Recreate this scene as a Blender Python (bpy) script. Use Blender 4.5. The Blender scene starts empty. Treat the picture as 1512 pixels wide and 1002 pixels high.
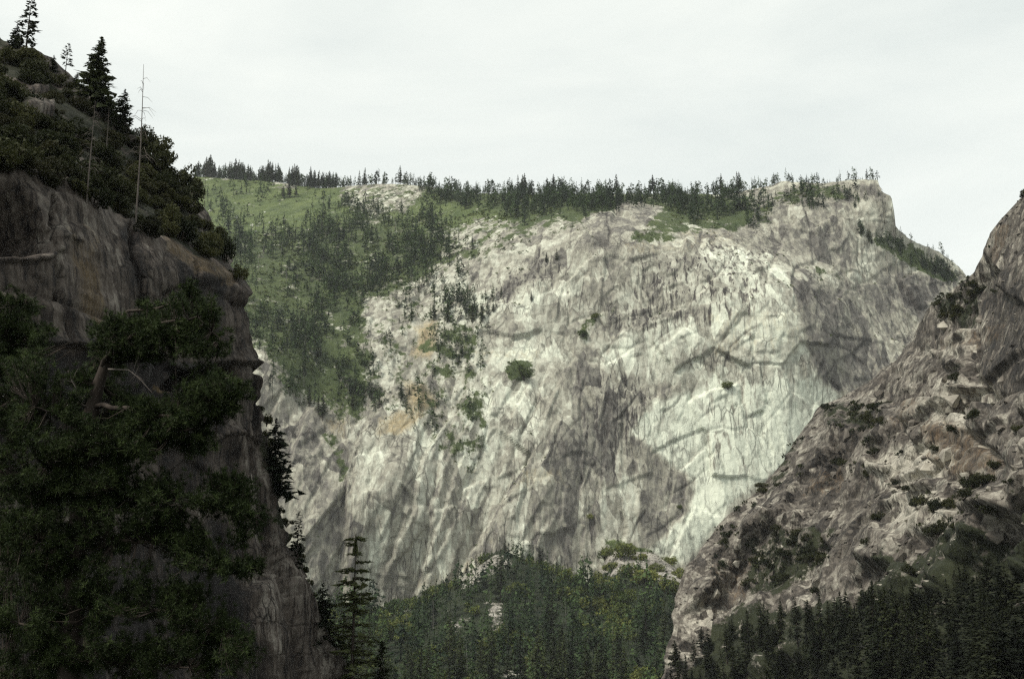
import bpy, math, random
import numpy as np
from mathutils import Vector

R = math.radians
S = bpy.context.scene
COL = S.collection
rng = np.random.default_rng(7)
random.seed(7)

# ------------------------------------------------------------------ camera, sky, sun, exposure
PITCH = R(11.5)
FPX, CX, CY = 1470.0, 756.0, 501.0
cam = bpy.data.cameras.new('camera')
cam.sensor_width = 36.0
cam.lens = 35.0
cam.clip_start = 0.5
cam.clip_end = 20000
camo = bpy.data.objects.new('camera', cam)
COL.objects.link(camo)
camo.location = (0, 0, 0)
camo.rotation_euler = (math.pi / 2 + PITCH, 0, 0)
S.camera = camo

SUN_EL, SUN_AZ = R(54), R(236)          # azimuth clockwise from +Y: behind the camera and to its left
W = bpy.data.worlds.new('World')
S.world = W
W.use_nodes = True
wt = W.node_tree
for n in list(wt.nodes):
    wt.nodes.remove(n)


def world_nodes():
    N, L = wt.nodes.new, wt.links.new
    out = N('ShaderNodeOutputWorld')
    bg = N('ShaderNodeBackground')
    bg.inputs['Strength'].default_value = 0.1
    sky = N('ShaderNodeTexSky')
    sky.sky_type = 'NISHITA'
    sky.sun_disc = False
    sky.sun_elevation = SUN_EL
    sky.sun_rotation = SUN_AZ
    sky.dust_density = 2.0
    tc = N('ShaderNodeTexCoord')
    mp = N('ShaderNodeMapping')
    mp.inputs['Scale'].default_value = (1.0, 1.0, 3.2)
    mp.inputs['Rotation'].default_value = (0.25, 0.2, 0.3)
    L(tc.outputs['Generated'], mp.inputs['Vector'])
    nz = N('ShaderNodeTexNoise')
    nz.inputs['Scale'].default_value = 1.9
    nz.inputs['Detail'].default_value = 7
    nz.inputs['Roughness'].default_value = 0.55
    nz.inputs['Distortion'].default_value = 0.5
    L(mp.outputs['Vector'], nz.inputs['Vector'])
    rp = N('ShaderNodeValToRGB')
    e = rp.color_ramp.elements
    e[0].position, e[0].color = 0.3, (3.1, 3.3, 3.12, 1)
    e[1].position, e[1].color = 0.66, (4.0, 4.1, 3.78, 1)
    L(nz.outputs['Fac'], rp.inputs['Fac'])
    mx = N('ShaderNodeMix')
    mx.data_type = 'RGBA'
    mx.inputs['Factor'].default_value = 0.93
    L(sky.outputs['Color'], mx.inputs['A'])
    L(rp.outputs['Color'], mx.inputs['B'])
    L(mx.outputs['Result'], bg.inputs['Color'])
    L(bg.outputs['Background'], out.inputs['Surface'])


world_nodes()
sun = bpy.data.lights.new('sun', 'SUN')
sun.energy = 1.5
sun.angle = R(12)
sun.color = (1.0, 0.955, 0.85)
suno = bpy.data.objects.new('sun', sun)
COL.objects.link(suno)
sd = Vector((math.sin(SUN_AZ) * math.cos(SUN_EL), math.cos(SUN_AZ) * math.cos(SUN_EL), math.sin(SUN_EL)))
suno.rotation_euler = sd.to_track_quat('Z', 'Y').to_euler()
suno.location = sd * 900
S.view_settings.view_transform = 'Standard'
S.view_settings.look = 'None'
S.view_settings.gamma = 1
S.view_settings.use_curve_mapping = False
S.view_settings.exposure = 1.36
S.cycles.max_bounces = 5
S.cycles.diffuse_bounces = 2
S.cycles.volume_bounces = 0
S.cycles.use_denoising = False
S.cycles.use_adaptive_sampling = False
S.cycles.filter_width = 1.3
S.cycles.sample_clamp_indirect = 4

CP, SP = math.cos(PITCH), math.sin(PITCH)


def unproj(px, py, Y):
    """survey point: bearing and elevation of a photo pixel, taken at ground distance Y along the view axis"""
    xr = (np.asarray(px, float) - CX) / FPX
    yr = (CY - np.asarray(py, float)) / FPX
    dy = CP - yr * SP
    dz = SP + yr * CP
    t = np.asarray(Y, float) / dy
    return np.stack([xr * t, dy * t, dz * t], -1)


def proj(P):
    f = P[..., 1] * CP + P[..., 2] * SP
    u = -P[..., 1] * SP + P[..., 2] * CP
    f = np.where(f > 0.1, f, 0.1)
    return CX + FPX * P[..., 0] / f, CY - FPX * u / f


# ------------------------------------------------------------------ noise
def hsh(ix, iy, seed):
    h = (ix.astype(np.int64) * 374761393 + iy.astype(np.int64) * 668265263 + seed * 1442695041) & 0xFFFFFFFF
    h = ((h ^ (h >> 13)) * 1274126177) & 0xFFFFFFFF
    h = ((h ^ (h >> 16)) * 2246822519) & 0xFFFFFFFF
    return ((h ^ (h >> 15)) & 0xFFFFFF) / float(0x1000000)


def vnoise(x, y, seed=0):
    x0, y0 = np.floor(x), np.floor(y)
    fx, fy = x - x0, y - y0
    fx = fx * fx * fx * (fx * (fx * 6 - 15) + 10)
    fy = fy * fy * fy * (fy * (fy * 6 - 15) + 10)
    a, b = hsh(x0, y0, seed), hsh(x0 + 1, y0, seed)
    c, d = hsh(x0, y0 + 1, seed), hsh(x0 + 1, y0 + 1, seed)
    return (a + (b - a) * fx) * (1 - fy) + (c + (d - c) * fx) * fy - 0.5


def fbm(x, y, o=4, seed=0, g=0.5):
    s, a, t = 0, 1.0, 0
    for k in range(o):
        s = s + a * vnoise(x * 2 ** k + 17.3 * k, y * 2 ** k - 9.1 * k, seed + k)
        t += a
        a *= g
    return s / t * 2      # about -1..1


def ridged(x, y, o=3, seed=0):
    s, a, t = 0, 1.0, 0
    for k in range(o):
        s = s + a * (1 - np.abs(vnoise(x * 2 ** k, y * 2 ** k, seed + k)) * 4)
        t += a
        a *= 0.5
    return s / t


def worley(x, y, seed=0, jit=0.9):
    x0, y0 = np.floor(x), np.floor(y)
    f1 = np.full(x.shape, 9.0)
    f2 = np.full(x.shape, 9.0)
    cid = np.zeros(x.shape)
    dx1 = np.zeros(x.shape)
    dy1 = np.zeros(x.shape)
    for j in (-1, 0, 1):
        for i in (-1, 0, 1):
            cx, cy = x0 + i, y0 + j
            dx = cx + 0.5 + jit * (hsh(cx, cy, seed) - 0.5) - x
            dy = cy + 0.5 + jit * (hsh(cx, cy, seed + 57) - 0.5) - y
            d = dx * dx + dy * dy
            m = d < f1
            f2 = np.where(m, f1, np.minimum(f2, d))
            f1 = np.where(m, d, f1)
            dx1 = np.where(m, dx, dx1)
            dy1 = np.where(m, dy, dy1)
            cid = np.where(m, hsh(cx, cy, seed + 111), cid)
    return np.sqrt(f1), np.sqrt(f2), cid, dx1, dy1


def plates(x, y, sx, sy, ang, seed, tilt=0.6):
    """slabs: each cell its own height and lean; returns height about -1..1 and the joint distance"""
    c, s = math.cos(ang), math.sin(ang)
    u, v = (x * c + y * s) / sx, (-x * s + y * c) / sy
    f1, f2, cid, dx, dy = worley(u, v, seed)
    t1 = hsh(np.floor(cid * 99991), np.floor(cid * 773), seed + 5) - 0.5
    t2 = hsh(np.floor(cid * 9973), np.floor(cid * 3571), seed + 9) - 0.5
    return (cid - 0.5) * 2 + tilt * 4 * (t1 * dx + t2 * dy), f2 - f1


def blur(d, n=1):
    for _ in range(n):
        for ax in (0, 1):
            d = 0.5 * d + 0.25 * (np.take(d, np.clip(np.arange(d.shape[ax]) + 1, 0, d.shape[ax] - 1), ax) + np.take(d, np.clip(np.arange(d.shape[ax]) - 1, 0, None), ax))
    return d


def sstep(a, b, x):
    t = np.clip((x - a) / (b - a), 0, 1)
    return t * t * (3 - 2 * t)


# ------------------------------------------------------------------ survey maps (what grows or lies where), 3 px cells
MS = 3.0
MX0, MY0, MW, MH = -260, -60, 690, 400
gx, gy = np.meshgrid(MX0 + MS * np.arange(MW), MY0 + MS * np.arange(MH))


def poly_mask(poly, soft):
    p = np.array(poly, float)
    inside = np.zeros(gx.shape, bool)
    d2 = np.full(gx.shape, 1e12)
    n = len(p)
    for i in range(n):
        a, b = p[i], p[(i + 1) % n]
        e = b - a
        t = np.clip(((gx - a[0]) * e[0] + (gy - a[1]) * e[1]) / (e @ e + 1e-9), 0, 1)
        d2 = np.minimum(d2, (gx - a[0] - t * e[0]) ** 2 + (gy - a[1] - t * e[1]) ** 2)
        cr = ((a[1] > gy) != (b[1] > gy)) & (gx < e[0] * (gy - a[1]) / (e[1] if e[1] else 1e-9) + a[0])
        inside ^= cr
    d = np.sqrt(d2) * np.where(inside, 1, -1)
    return sstep(-soft, soft, d)


def make_map(base, items):
    m = np.full(gx.shape, float(base))
    for val, soft, poly in items:
        k = poly_mask(poly, soft)
        m = m + (val - m) * k
    return m


def msample(m, px, py):
    u = np.clip((px - MX0) / MS, 0, MW - 1.01)
    v = np.clip((py - MY0) / MS, 0, MH - 1.01)
    i, j = u.astype(int), v.astype(int)
    a, b = u - i, v - j
    return (m[j, i] * (1 - a) + m[j, i + 1] * a) * (1 - b) + (m[j + 1, i] * (1 - a) + m[j + 1, i + 1] * a) * b


def line_dist(px, py, pts):
    """distance to a polyline, and the signed side (positive above it)"""
    d2 = np.full(px.shape, 1e12)
    sg = np.zeros(px.shape)
    tt = np.zeros(px.shape)
    n = len(pts) - 1
    for i in range(n):
        a, b = np.array(pts[i], float), np.array(pts[i + 1], float)
        e = b - a
        t = np.clip(((px - a[0]) * e[0] + (py - a[1]) * e[1]) / (e @ e), 0, 1)
        d = (px - a[0] - t * e[0]) ** 2 + (py - a[1] - t * e[1]) ** 2
        c = (px - a[0]) * e[1] - (py - a[1]) * e[0]
        m = d < d2
        d2 = np.where(m, d, d2)
        sg = np.where(m, np.sign(c), sg)
        tt = np.where(m, (i + t) / n, tt)
    return np.sqrt(d2), sg, tt


# ------------------------------------------------------------------ smooth surfaces through survey points
def tps_fit(P, v, lam=1e-4):
    n = len(P)
    d = np.sqrt(((P[:, None] - P[None]) ** 2).sum(-1)) + 1e-9
    K = d * d * np.log(d)
    A = np.zeros((n + 3, n + 3))
    A[:n, :n] = K + lam * np.eye(n)
    A[:n, n] = 1
    A[:n, n + 1:] = P
    A[n:, :n] = A[:n, n:].T
    return np.linalg.solve(A, np.concatenate([v, np.zeros(3)]))


def tps_eval(w, P, x, y):
    r = w[-3] + w[-2] * x + w[-1] * y
    for k in range(len(P)):
        d2 = (x - P[k, 0]) ** 2 + (y - P[k, 1]) ** 2 + 1e-12
        r = r + w[k] * 0.5 * d2 * np.log(d2)
    return r


class Face:
    """distance Y as a smooth function of (X, Z) through survey points"""
    def __init__(self, ctrl, scale, lam=1e-4):
        c = np.array(ctrl, float)
        p = unproj(c[:, 0], c[:, 1], c[:, 2])
        self.s = scale
        self.P = np.stack([p[:, 0], p[:, 2]], -1) / scale
        self.w = tps_fit(self.P, p[:, 1], lam)

    def __call__(self, X, Z):
        return tps_eval(self.w, self.P, X / self.s, Z / self.s)


def grid_normals(P):
    du = np.gradient(P, axis=1)
    dv = np.gradient(P, axis=0)
    n = np.cross(du, dv)
    return n / (np.linalg.norm(n, axis=-1, keepdims=True) + 1e-12)


def mesh_from(name, V, F, mat, smooth=True, attrs=None):
    """V (n,3), F (m,k) with k = 3 or 4"""
    me = bpy.data.meshes.new(name)
    V = np.ascontiguousarray(V, np.float32)
    F = np.ascontiguousarray(F, np.int32)
    k = F.shape[1]
    me.vertices.add(len(V))
    me.vertices.foreach_set('co', V.ravel())
    me.loops.add(F.size)
    me.loops.foreach_set('vertex_index', F.ravel())
    me.polygons.add(len(F))
    me.polygons.foreach_set('loop_start', np.arange(0, F.size, k, dtype=np.int32))
    me.polygons.foreach_set('loop_total', np.full(len(F), k, np.int32))
    me.polygons.foreach_set('use_smooth', np.full(len(F), smooth, bool))
    me.update(calc_edges=True)
    for an, av in (attrs or {}).items():
        a = me.attributes.new(an, 'FLOAT', 'POINT')
        a.data.foreach_set('value', np.ascontiguousarray(av, np.float32).ravel())
    if mat:
        me.materials.append(mat)
    return me


def add(name, me, parent=None, loc=None):
    o = bpy.data.objects.new(name, me)
    COL.objects.link(o)
    if parent:
        o.parent = parent
    if loc is not None:
        o.location = loc
    return o


def thing(name, label, cat, loc=(0, 0, 0), rz=0, group=None, data=None):
    o = bpy.data.objects.new(name, data)
    COL.objects.link(o)
    o.location = loc
    o.rotation_euler = (0, 0, rz)
    o['label'] = label
    o['category'] = cat
    if group:
        o['group'] = group
    return o


def grid_faces(nr, nc):
    i = np.arange(nr - 1)[:, None] * nc + np.arange(nc - 1)[None]
    return np.stack([i, i + 1, i + nc + 1, i + nc], -1).reshape(-1, 4)


# ------------------------------------------------------------------ materials
def nt_new(name):
    m = bpy.data.materials.new(name)
    m.use_nodes = True
    t = m.node_tree
    b = t.nodes['Principled BSDF']
    b.inputs['Specular IOR Level'].default_value = 0.25
    return m, t, b


class NB:
    """small node helper"""
    def __init__(self, t):
        self.t = t
        self.N, self.L = t.nodes.new, t.links.new

    def put(self, sock, v):
        if isinstance(v, bpy.types.NodeSocket):
            self.L(v, sock)
        elif v is not None:
            sock.default_value = v

    def math(self, op, a, b=None, c=None, clamp=False):
        n = self.N('ShaderNodeMath')
        n.operation = op
        n.use_clamp = clamp
        self.put(n.inputs[0], a)
        self.put(n.inputs[1], b)
        self.put(n.inputs[2], c)
        return n.outputs[0]

    def noise(self, vec, scale, detail=4, rough=0.55, dist=0.0):
        n = self.N('ShaderNodeTexNoise')
        n.inputs['Scale'].default_value = scale
        n.inputs['Detail'].default_value = detail
        n.inputs['Roughness'].default_value = rough
        n.inputs['Distortion'].default_value = dist
        self.L(vec, n.inputs['Vector'])
        return n.outputs['Fac']

    def voro(self, vec, scale, feature='DISTANCE_TO_EDGE'):
        n = self.N('ShaderNodeTexVoronoi')
        n.feature = feature
        n.inputs['Scale'].default_value = scale
        self.L(vec, n.inputs['Vector'])
        return n

    def mapping(self, vec, scale=(1, 1, 1), rot=(0, 0, 0)):
        n = self.N('ShaderNodeMapping')
        n.inputs['Scale'].default_value = scale
        n.inputs['Rotation'].default_value = rot
        self.L(vec, n.inputs['Vector'])
        return n.outputs[0]

    def mix(self, f, a, b, mode='MIX'):
        n = self.N('ShaderNodeMix')
        n.data_type = 'RGBA'
        n.blend_type = mode
        self.put(n.inputs['Factor'], f)
        self.put(n.inputs['A'], a)
        self.put(n.inputs['B'], b)
        return n.outputs['Result']

    def ramp(self, f, stops):
        n = self.N('ShaderNodeValToRGB')
        e = n.color_ramp.elements
        while len(e) < len(stops):
            e.new(0.5)
        for k, (p, c) in enumerate(stops):
            e[k].position = p
            e[k].color = (*c, 1)
        self.L(f, n.inputs['Fac'])
        return n.outputs['Color']

    def rng(self, v, a, b, c=0.0, d=1.0):
        n = self.N('ShaderNodeMapRange')
        n.inputs['From Min'].default_value = a
        n.inputs['From Max'].default_value = b
        n.inputs['To Min'].default_value = c
        n.inputs['To Max'].default_value = d
        self.L(v, n.inputs['Value'])
        return n.outputs['Result']

    def attr(self, name):
        n = self.N('ShaderNodeAttribute')
        n.attribute_name = name
        return n.outputs['Fac']


def rock_material(name, k, ramp, ochre_col, grass_a, grass_b, stain=0.6, bump=1.0, crack=0.7, grain=0.45, fineamp=0.45, meadow=False, midamp=0.85, warpf=0.35, ftone=1.0, facets=1.0, fcells=((0.055, 0.055, 0.017), (0.17, 0.17, 0.075))):
    """k: metres of the main grain (bigger = coarser). Attributes: tone, ochre, veg, streak"""
    m, t, b = nt_new(name)
    n = NB(t)
    pos = n.N('ShaderNodeTexCoord').outputs['Object']
    big = n.noise(pos, 0.09 / k, 8, 0.62, 0.3)
    mid = n.noise(pos, 0.45 / k, 7, 0.66)
    fine = n.noise(pos, 2.2 / k, 5, 0.7)
    sv = n.mapping(pos, (0.95 / k, 0.95 / k, 0.05 / k))
    strk = n.noise(sv, 1.0, 5, 0.6, 0.35)
    sv2 = n.mapping(pos, (1.7 / k, 1.7 / k, 0.12 / k), (0.0, 0.35, 0.0))
    strk2 = n.noise(sv2, 1.0, 4, 0.6)
    tone = n.attr('tone')
    v = n.math('MULTIPLY_ADD', n.math('SUBTRACT', big, 0.5), 0.95, tone)
    v = n.math('MULTIPLY_ADD', n.math('SUBTRACT', mid, 0.5), midamp, v)
    v = n.math('MULTIPLY_ADD', n.math('SUBTRACT', fine, 0.5), fineamp, v)
    v = n.math('MULTIPLY_ADD', n.math('SUBTRACT', strk2, 0.5), grain, v)
    st = n.math('MULTIPLY', n.rng(strk, 0.52, 0.64), n.attr('streak'), clamp=True)
    v = n.math('MULTIPLY_ADD', st, -stain, v)
    # slabs and flakes: every cell leans its own way and has its own tone
    hf = None
    nf = n.N('ShaderNodeTexNoise')
    nf.inputs['Scale'].default_value = 0.16 / k
    nf.inputs['Detail'].default_value = 3
    n.L(pos, nf.inputs['Vector'])
    for q_, (fc, amp, ta) in enumerate(((fcells[0], 3.8, 0.26), (fcells[1], 0.95, 0.17))):
        wq = n.N('ShaderNodeVectorMath')
        wq.operation = 'MULTIPLY_ADD'
        n.L(nf.outputs['Color'], wq.inputs[0])
        wq.inputs[1].default_value = (warpf, warpf, warpf)
        n.L(n.mapping(pos, tuple(c * 5 / k for c in fc), (0.12, 0.3, 0.0)), wq.inputs[2])
        vf = n.voro(wq.outputs[0], 1.0, 'F1')
        dq = n.N('ShaderNodeVectorMath')
        dq.operation = 'SUBTRACT'
        n.L(wq.outputs[0], dq.inputs[0])
        n.L(vf.outputs['Position'], dq.inputs[1])
        cq = n.N('ShaderNodeVectorMath')
        cq.operation = 'SUBTRACT'
        n.L(vf.outputs['Color'], cq.inputs[0])
        cq.inputs[1].default_value = (0.5, 0.5, 0.5)
        dt = n.N('ShaderNodeVectorMath')
        dt.operation = 'DOT_PRODUCT'
        n.L(dq.outputs[0], dt.inputs[0])
        n.L(cq.outputs[0], dt.inputs[1])
        hh_ = n.math('MULTIPLY', dt.outputs['Value'], amp * facets)
        hf = hh_ if hf is None else n.math('ADD', hf, hh_)
        sx = n.N('ShaderNodeSeparateXYZ')
        n.L(vf.outputs['Color'], sx.inputs[0])
        v = n.math('MULTIPLY_ADD', n.math('SUBTRACT', sx.outputs[0], 0.5), ta * ftone, v)
    base = n.ramp(v, ramp)
    # joints filled with soil and lichen, at two sizes
    nn = n.N('ShaderNodeTexNoise')
    nn.inputs['Scale'].default_value = 0.2 / k
    nn.inputs['Detail'].default_value = 7
    n.L(pos, nn.inputs['Vector'])
    line = None
    for mp_, sc_, wid, gs, warp in (((0.13, 0.13, 0.024), 1.5, 0.045, 0.06, 0.3), ((0.46, 0.46, 0.08), 1.3, 0.085, 0.11, 0.4)):
        wv = n.N('ShaderNodeVectorMath')
        wv.operation = 'MULTIPLY_ADD'
        n.L(nn.outputs['Color'], wv.inputs[0])
        wv.inputs[1].default_value = (warp, warp, warp)
        n.L(n.mapping(pos, tuple(c / k for c in mp_), (0.3, 0.45, 0.0)), wv.inputs[2])
        ed = n.voro(wv.outputs[0], sc_)
        gate = n.rng(n.noise(pos, gs / k, 4), 0.5, 0.64)
        l_ = n.math('MULTIPLY', n.rng(ed.outputs['Distance'], 0.0, wid, 1.0, 0.0), gate, clamp=True)
        line = l_ if line is None else n.math('MAXIMUM', line, l_)
    line = n.math('MULTIPLY', line, crack, clamp=True)
    lich = n.rng(n.noise(n.mapping(pos, (0.5 / k, 0.5 / k, 0.17 / k), (0.0, 0.5, 0.0)), 1.0, 8, 0.68, 0.4), 0.54, 0.66, 0.0, 1.0)
    line = n.math('MAXIMUM', line, n.math('MULTIPLY', lich, crack * 0.62))
    base = n.mix(line, base, (*[c * 0.6 for c in ramp[0][1]], 1))
    # warm soil, dry grass and rust
    oc = n.math('ADD', n.attr('ochre'), n.math('MULTIPLY', n.math('SUBTRACT', n.math('MULTIPLY_ADD', strk2, 0.5, n.math('MULTIPLY', mid, 0.5)), 0.5), 2.2))
    base = n.mix(n.rng(oc, 0.3, 1.2), base, n.mix(fine, (*[c * 0.65 for c in ochre_col], 1), (*ochre_col, 1)))
    # green ground
    vg = n.attr('veg')
    ve = n.math('ADD', vg, n.math('MULTIPLY', n.math('SUBTRACT', n.noise(pos, 0.22 / k, 9, 0.74), 0.5), 2.6))
    gr = n.mix(n.rng(n.noise(pos, 0.12 / k, 6, 0.7), 0.35, 0.65), (*grass_a, 1), (*grass_b, 1))
    brush = n.mix(n.rng(mid, 0.35, 0.65), (0.018, 0.028, 0.012, 1), (0.048, 0.064, 0.026, 1))
    gr = n.mix(n.attr('meadow'), brush, gr) if meadow else gr
    gr = n.mix(n.rng(fine, 0.3, 0.7), n.mix(0.45, gr, (0.01, 0.014, 0.008, 1)), gr)
    base = n.mix(n.rng(ve, 0.42, 0.58), base, gr)
    n.L(base, b.inputs['Base Color'])
    b.inputs['Roughness'].default_value = 0.9
    h = n.math('MULTIPLY_ADD', mid, midamp * 1.1, n.math('MULTIPLY', fine, fineamp * 0.8))
    h = n.math('ADD', h, hf)
    h = n.math('MULTIPLY_ADD', line, -0.5, h)
    h = n.math('MULTIPLY_ADD', strk2, grain * 0.8, h)
    bp = n.N('ShaderNodeBump')
    bp.inputs['Strength'].default_value = 0.9
    bp.inputs['Distance'].default_value = 0.55 * k * bump
    n.L(h, bp.inputs['Height'])
    n.L(bp.outputs['Normal'], b.inputs['Normal'])
    return m


def leaf_material(name, a, c, use_attr=False, trans=0.25):
    m, t, b = nt_new(name)
    n = NB(t)
    if use_attr:
        f = n.attr('tint')
    else:
        f = n.N('ShaderNodeObjectInfo').outputs['Random']
    pos = n.N('ShaderNodeNewGeometry').outputs['Position']
    ri = n.N('ShaderNodeNewGeometry').outputs['Random Per Island']
    f = n.math('MULTIPLY_ADD', n.math('SUBTRACT', ri, 0.5), 0.22, f, clamp=True)
    col = n.ramp(f, [(0.0, a), (0.6, tuple((p + q) / 2 for p, q in zip(a, c))), (1.0, c)])
    n.L(col, b.inputs['Base Color'])
    b.inputs['Roughness'].default_value = 0.75
    b.inputs['Specular IOR Level'].default_value = 0.15
    tr = n.N('ShaderNodeBsdfTranslucent')
    n.L(col, tr.inputs['Color'])
    ms = n.N('ShaderNodeMixShader')
    ms.inputs[0].default_value = trans
    n.L(b.outputs[0], ms.inputs[1])
    n.L(tr.outputs[0], ms.inputs[2])
    n.L(ms.outputs[0], t.nodes['Material Output'].inputs['Surface'])
    return m


def bark_material(name, a, c, scale=3.0):
    m, t, b = nt_new(name)
    n = NB(t)
    pos = n.N('ShaderNodeTexCoord').outputs['Object']
    f = n.noise(n.mapping(pos, (1, 1, 0.2)), scale, 6, 0.65)
    n.L(n.mix(n.rng(f, 0.35, 0.65), (*a, 1), (*c, 1)), b.inputs['Base Color'])
    b.inputs['Roughness'].default_value = 0.95
    bp = n.N('ShaderNodeBump')
    bp.inputs['Distance'].default_value = 0.05
    n.L(f, bp.inputs['Height'])
    n.L(bp.outputs['Normal'], b.inputs['Normal'])
    return m


M_MAIN = rock_material('pale_granite', 5.0,
                       [(0.0, (0.055, 0.050, 0.046)), (0.25, (0.138, 0.130, 0.116)), (0.5, (0.282, 0.271, 0.222)),
                        (0.72, (0.44, 0.442, 0.368)), (1.0, (0.63, 0.66, 0.55))],
                       (0.41, 0.325, 0.185), (0.055, 0.082, 0.026), (0.13, 0.165, 0.055), stain=0.7, bump=0.75, meadow=True, grain=0.2, fineamp=0.22, midamp=0.55, warpf=0.2, ftone=1.25, facets=1.15)
M_RIGHT = rock_material('brown_granite', 1.9,
                        [(0.0, (0.020, 0.018, 0.017)), (0.3, (0.056, 0.049, 0.042)), (0.55, (0.115, 0.101, 0.086)),
                         (0.78, (0.24, 0.22, 0.185)), (1.0, (0.40, 0.375, 0.315))],
                        (0.20, 0.125, 0.06), (0.016, 0.02, 0.009), (0.032, 0.036, 0.016), stain=0.5, grain=0.12, fineamp=0.35, ftone=2.0, facets=1.7, fcells=((0.075, 0.075, 0.06), (0.22, 0.22, 0.2)))
M_LEFT = rock_material('dark_granite', 0.75,
                       [(0.0, (0.008, 0.0065, 0.0065)), (0.3, (0.030, 0.024, 0.021)), (0.55, (0.068, 0.055, 0.046)),
                        (0.78, (0.115, 0.098, 0.085)), (1.0, (0.20, 0.18, 0.155))],
                       (0.175, 0.12, 0.055), (0.010, 0.012, 0.005), (0.024, 0.024, 0.010), stain=0.6, crack=0.95, ftone=1.3, facets=1.5)
M_FLOOR = rock_material('forest_soil', 3.0,
                        [(0.0, (0.05, 0.045, 0.04)), (0.3, (0.12, 0.11, 0.10)), (0.6, (0.28, 0.26, 0.23)), (1.0, (0.45, 0.43, 0.38))],
                        (0.22, 0.16, 0.08), (0.012, 0.018, 0.008), (0.032, 0.042, 0.018))

# ------------------------------------------------------------------ THE GRANITE MOUNTAIN
RIM = [(120, 245, 2180), (290, 260, 2150), (400, 268, 2120), (480, 278, 2080), (560, 271, 2000), (620, 273, 1950), (700, 286, 1850),
       (800, 287, 1800), (900, 287, 1760), (1000, 286, 1740), (1090, 284, 1700), (1140, 274, 1640), (1155, 268, 1630), (1200, 271, 1600), (1260, 266, 1580),
       (1296, 266, 1560), (1301, 284, 1552), (1316, 291, 1548), (1323, 335, 1548), (1340, 352, 1565), (1385, 372, 1590), (1415, 393, 1600),
       (1430, 412, 1600), (1465, 450, 1600), (1700, 560, 1600)]
MAIN_CTRL = RIM + [
    (120, 900, 1250), (250, 900, 1250), (400, 900, 1230), (460, 890, 1260), (520, 890, 1290), (600, 890, 1310), (700, 860, 1320), (800, 850, 1330),
    (900, 850, 1350), (1000, 850, 1360), (1150, 850, 1380), (1300, 850, 1400), (1450, 850, 1420), (1700, 850, 1420),
    (400, 980, 1220), (700, 980, 1300), (1000, 980, 1340), (1500, 980, 1400),
    (250, 700, 1300), (400, 700, 1290), (450, 700, 1300), (520, 690, 1325), (580, 700, 1300), (690, 700, 1345), (800, 700, 1350), (900, 700, 1375),
    (1000, 700, 1385), (1100, 700, 1385), (1250, 700, 1420), (1450, 700, 1440),
    (390, 550, 1340), (460, 590, 1370), (560, 590, 1370), (650, 560, 1400), (760, 560, 1400), (850, 560, 1400), (960, 560, 1410),
    (1080, 560, 1405), (1180, 560, 1410), (1250, 560, 1450), (1320, 530, 1490), (1450, 560, 1500),
    (330, 430, 1500), (430, 450, 1520), (540, 470, 1480), (620, 470, 1470), (740, 460, 1450), (850, 450, 1440), (960, 430, 1440),
    (1080, 420, 1430), (1180, 430, 1435), (1250, 450, 1490), (1320, 450, 1530), (1450, 480, 1560),
    (300, 350, 1800), (450, 350, 1750), (560, 360, 1700), (640, 390, 1580), (740, 360, 1540), (830, 330, 1530), (930, 320, 1520),
    (1060, 345, 1500), (1150, 360, 1510), (1230, 350, 1530), (1310, 345, 1550),
    (300, 300, 2000), (480, 300, 1950), (600, 310, 1850), (750, 310, 1680), (950, 305, 1620), (1150, 300, 1560)]

MAP_VEG = make_map(0.0, [
    (0.76, 24, [(200, 250), (480, 280), (620, 275), (800, 305), (835, 325), (745, 365), (690, 385), (650, 405), (600, 440), (545, 445), (540, 500), (560, 545), (600, 600),
                (500, 625), (430, 570), (380, 515), (200, 520)]),
    (0.85, 8, [(280, 255), (480, 277), (520, 300), (480, 330), (340, 340), (280, 330)]),
    (0.80, 6, [(620, 280), (1100, 285), (1110, 330), (1030, 345), (930, 345), (985, 310), (930, 300), (860, 325), (800, 318), (740, 330), (640, 325)]),
    (0.42, 10, [(500, 285), (600, 272), (625, 290), (600, 320), (555, 325), (510, 310)]),
    (0.45, 8, [(640, 330), (770, 320), (740, 365), (650, 380)]),
    (0.6, 10, [(930, 330), (1040, 330), (1030, 352), (930, 352)]),
    (0.1, 6, [(545, 440), (600, 435), (650, 410), (680, 430), (610, 500), (550, 510)]),
    (0.34, 20, [(540, 440), (640, 420), (730, 430), (725, 560), (720, 700), (660, 700), (610, 620), (540, 620)]),
    (0.55, 12, [(620, 495), (660, 480), (700, 490), (690, 540), (650, 560), (640, 530)]),
    (0.7, 6, [(750, 530), (790, 530), (795, 560), (755, 565)]),
    (0.6, 6, [(850, 480), (905, 445), (880, 480), (862, 510)]),
    (0.55, 5, [(480, 650), (500, 650), (515, 715), (500, 715)]),
    (0.45, 6, [(680, 560), (715, 560), (715, 690), (660, 690)]),
    (0.5, 6, [(1100, 285), (1145, 290), (1150, 330), (1120, 345)]),
    (0.55, 6, [(1140, 275), (1250, 275), (1240, 300), (1150, 300)]),
    (0.72, 6, [(1280, 345), (1340, 350), (1425, 405), (1400, 420), (1330, 385)]),
    (0.45, 6, [(1200, 380), (1260, 395), (1260, 415), (1205, 405)]),
    (0.65, 6, [(890, 795), (920, 790), (1000, 830), (990, 870), (890, 880)])])
MAP_MEADOW = make_map(0.5, [
    (1.0, 14, [(200, 240), (480, 262), (540, 270), (560, 300), (520, 325), (480, 335), (340, 350), (200, 350)]),
    (0.95, 10, [(560, 320), (640, 290), (760, 320), (740, 350), (640, 345)]), (0.5, 8, [(930, 320), (1040, 320), (1040, 356), (930, 356)]), (0.7, 10, [(860, 770), (1020, 780), (1020, 900), (860, 900)])])
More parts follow.
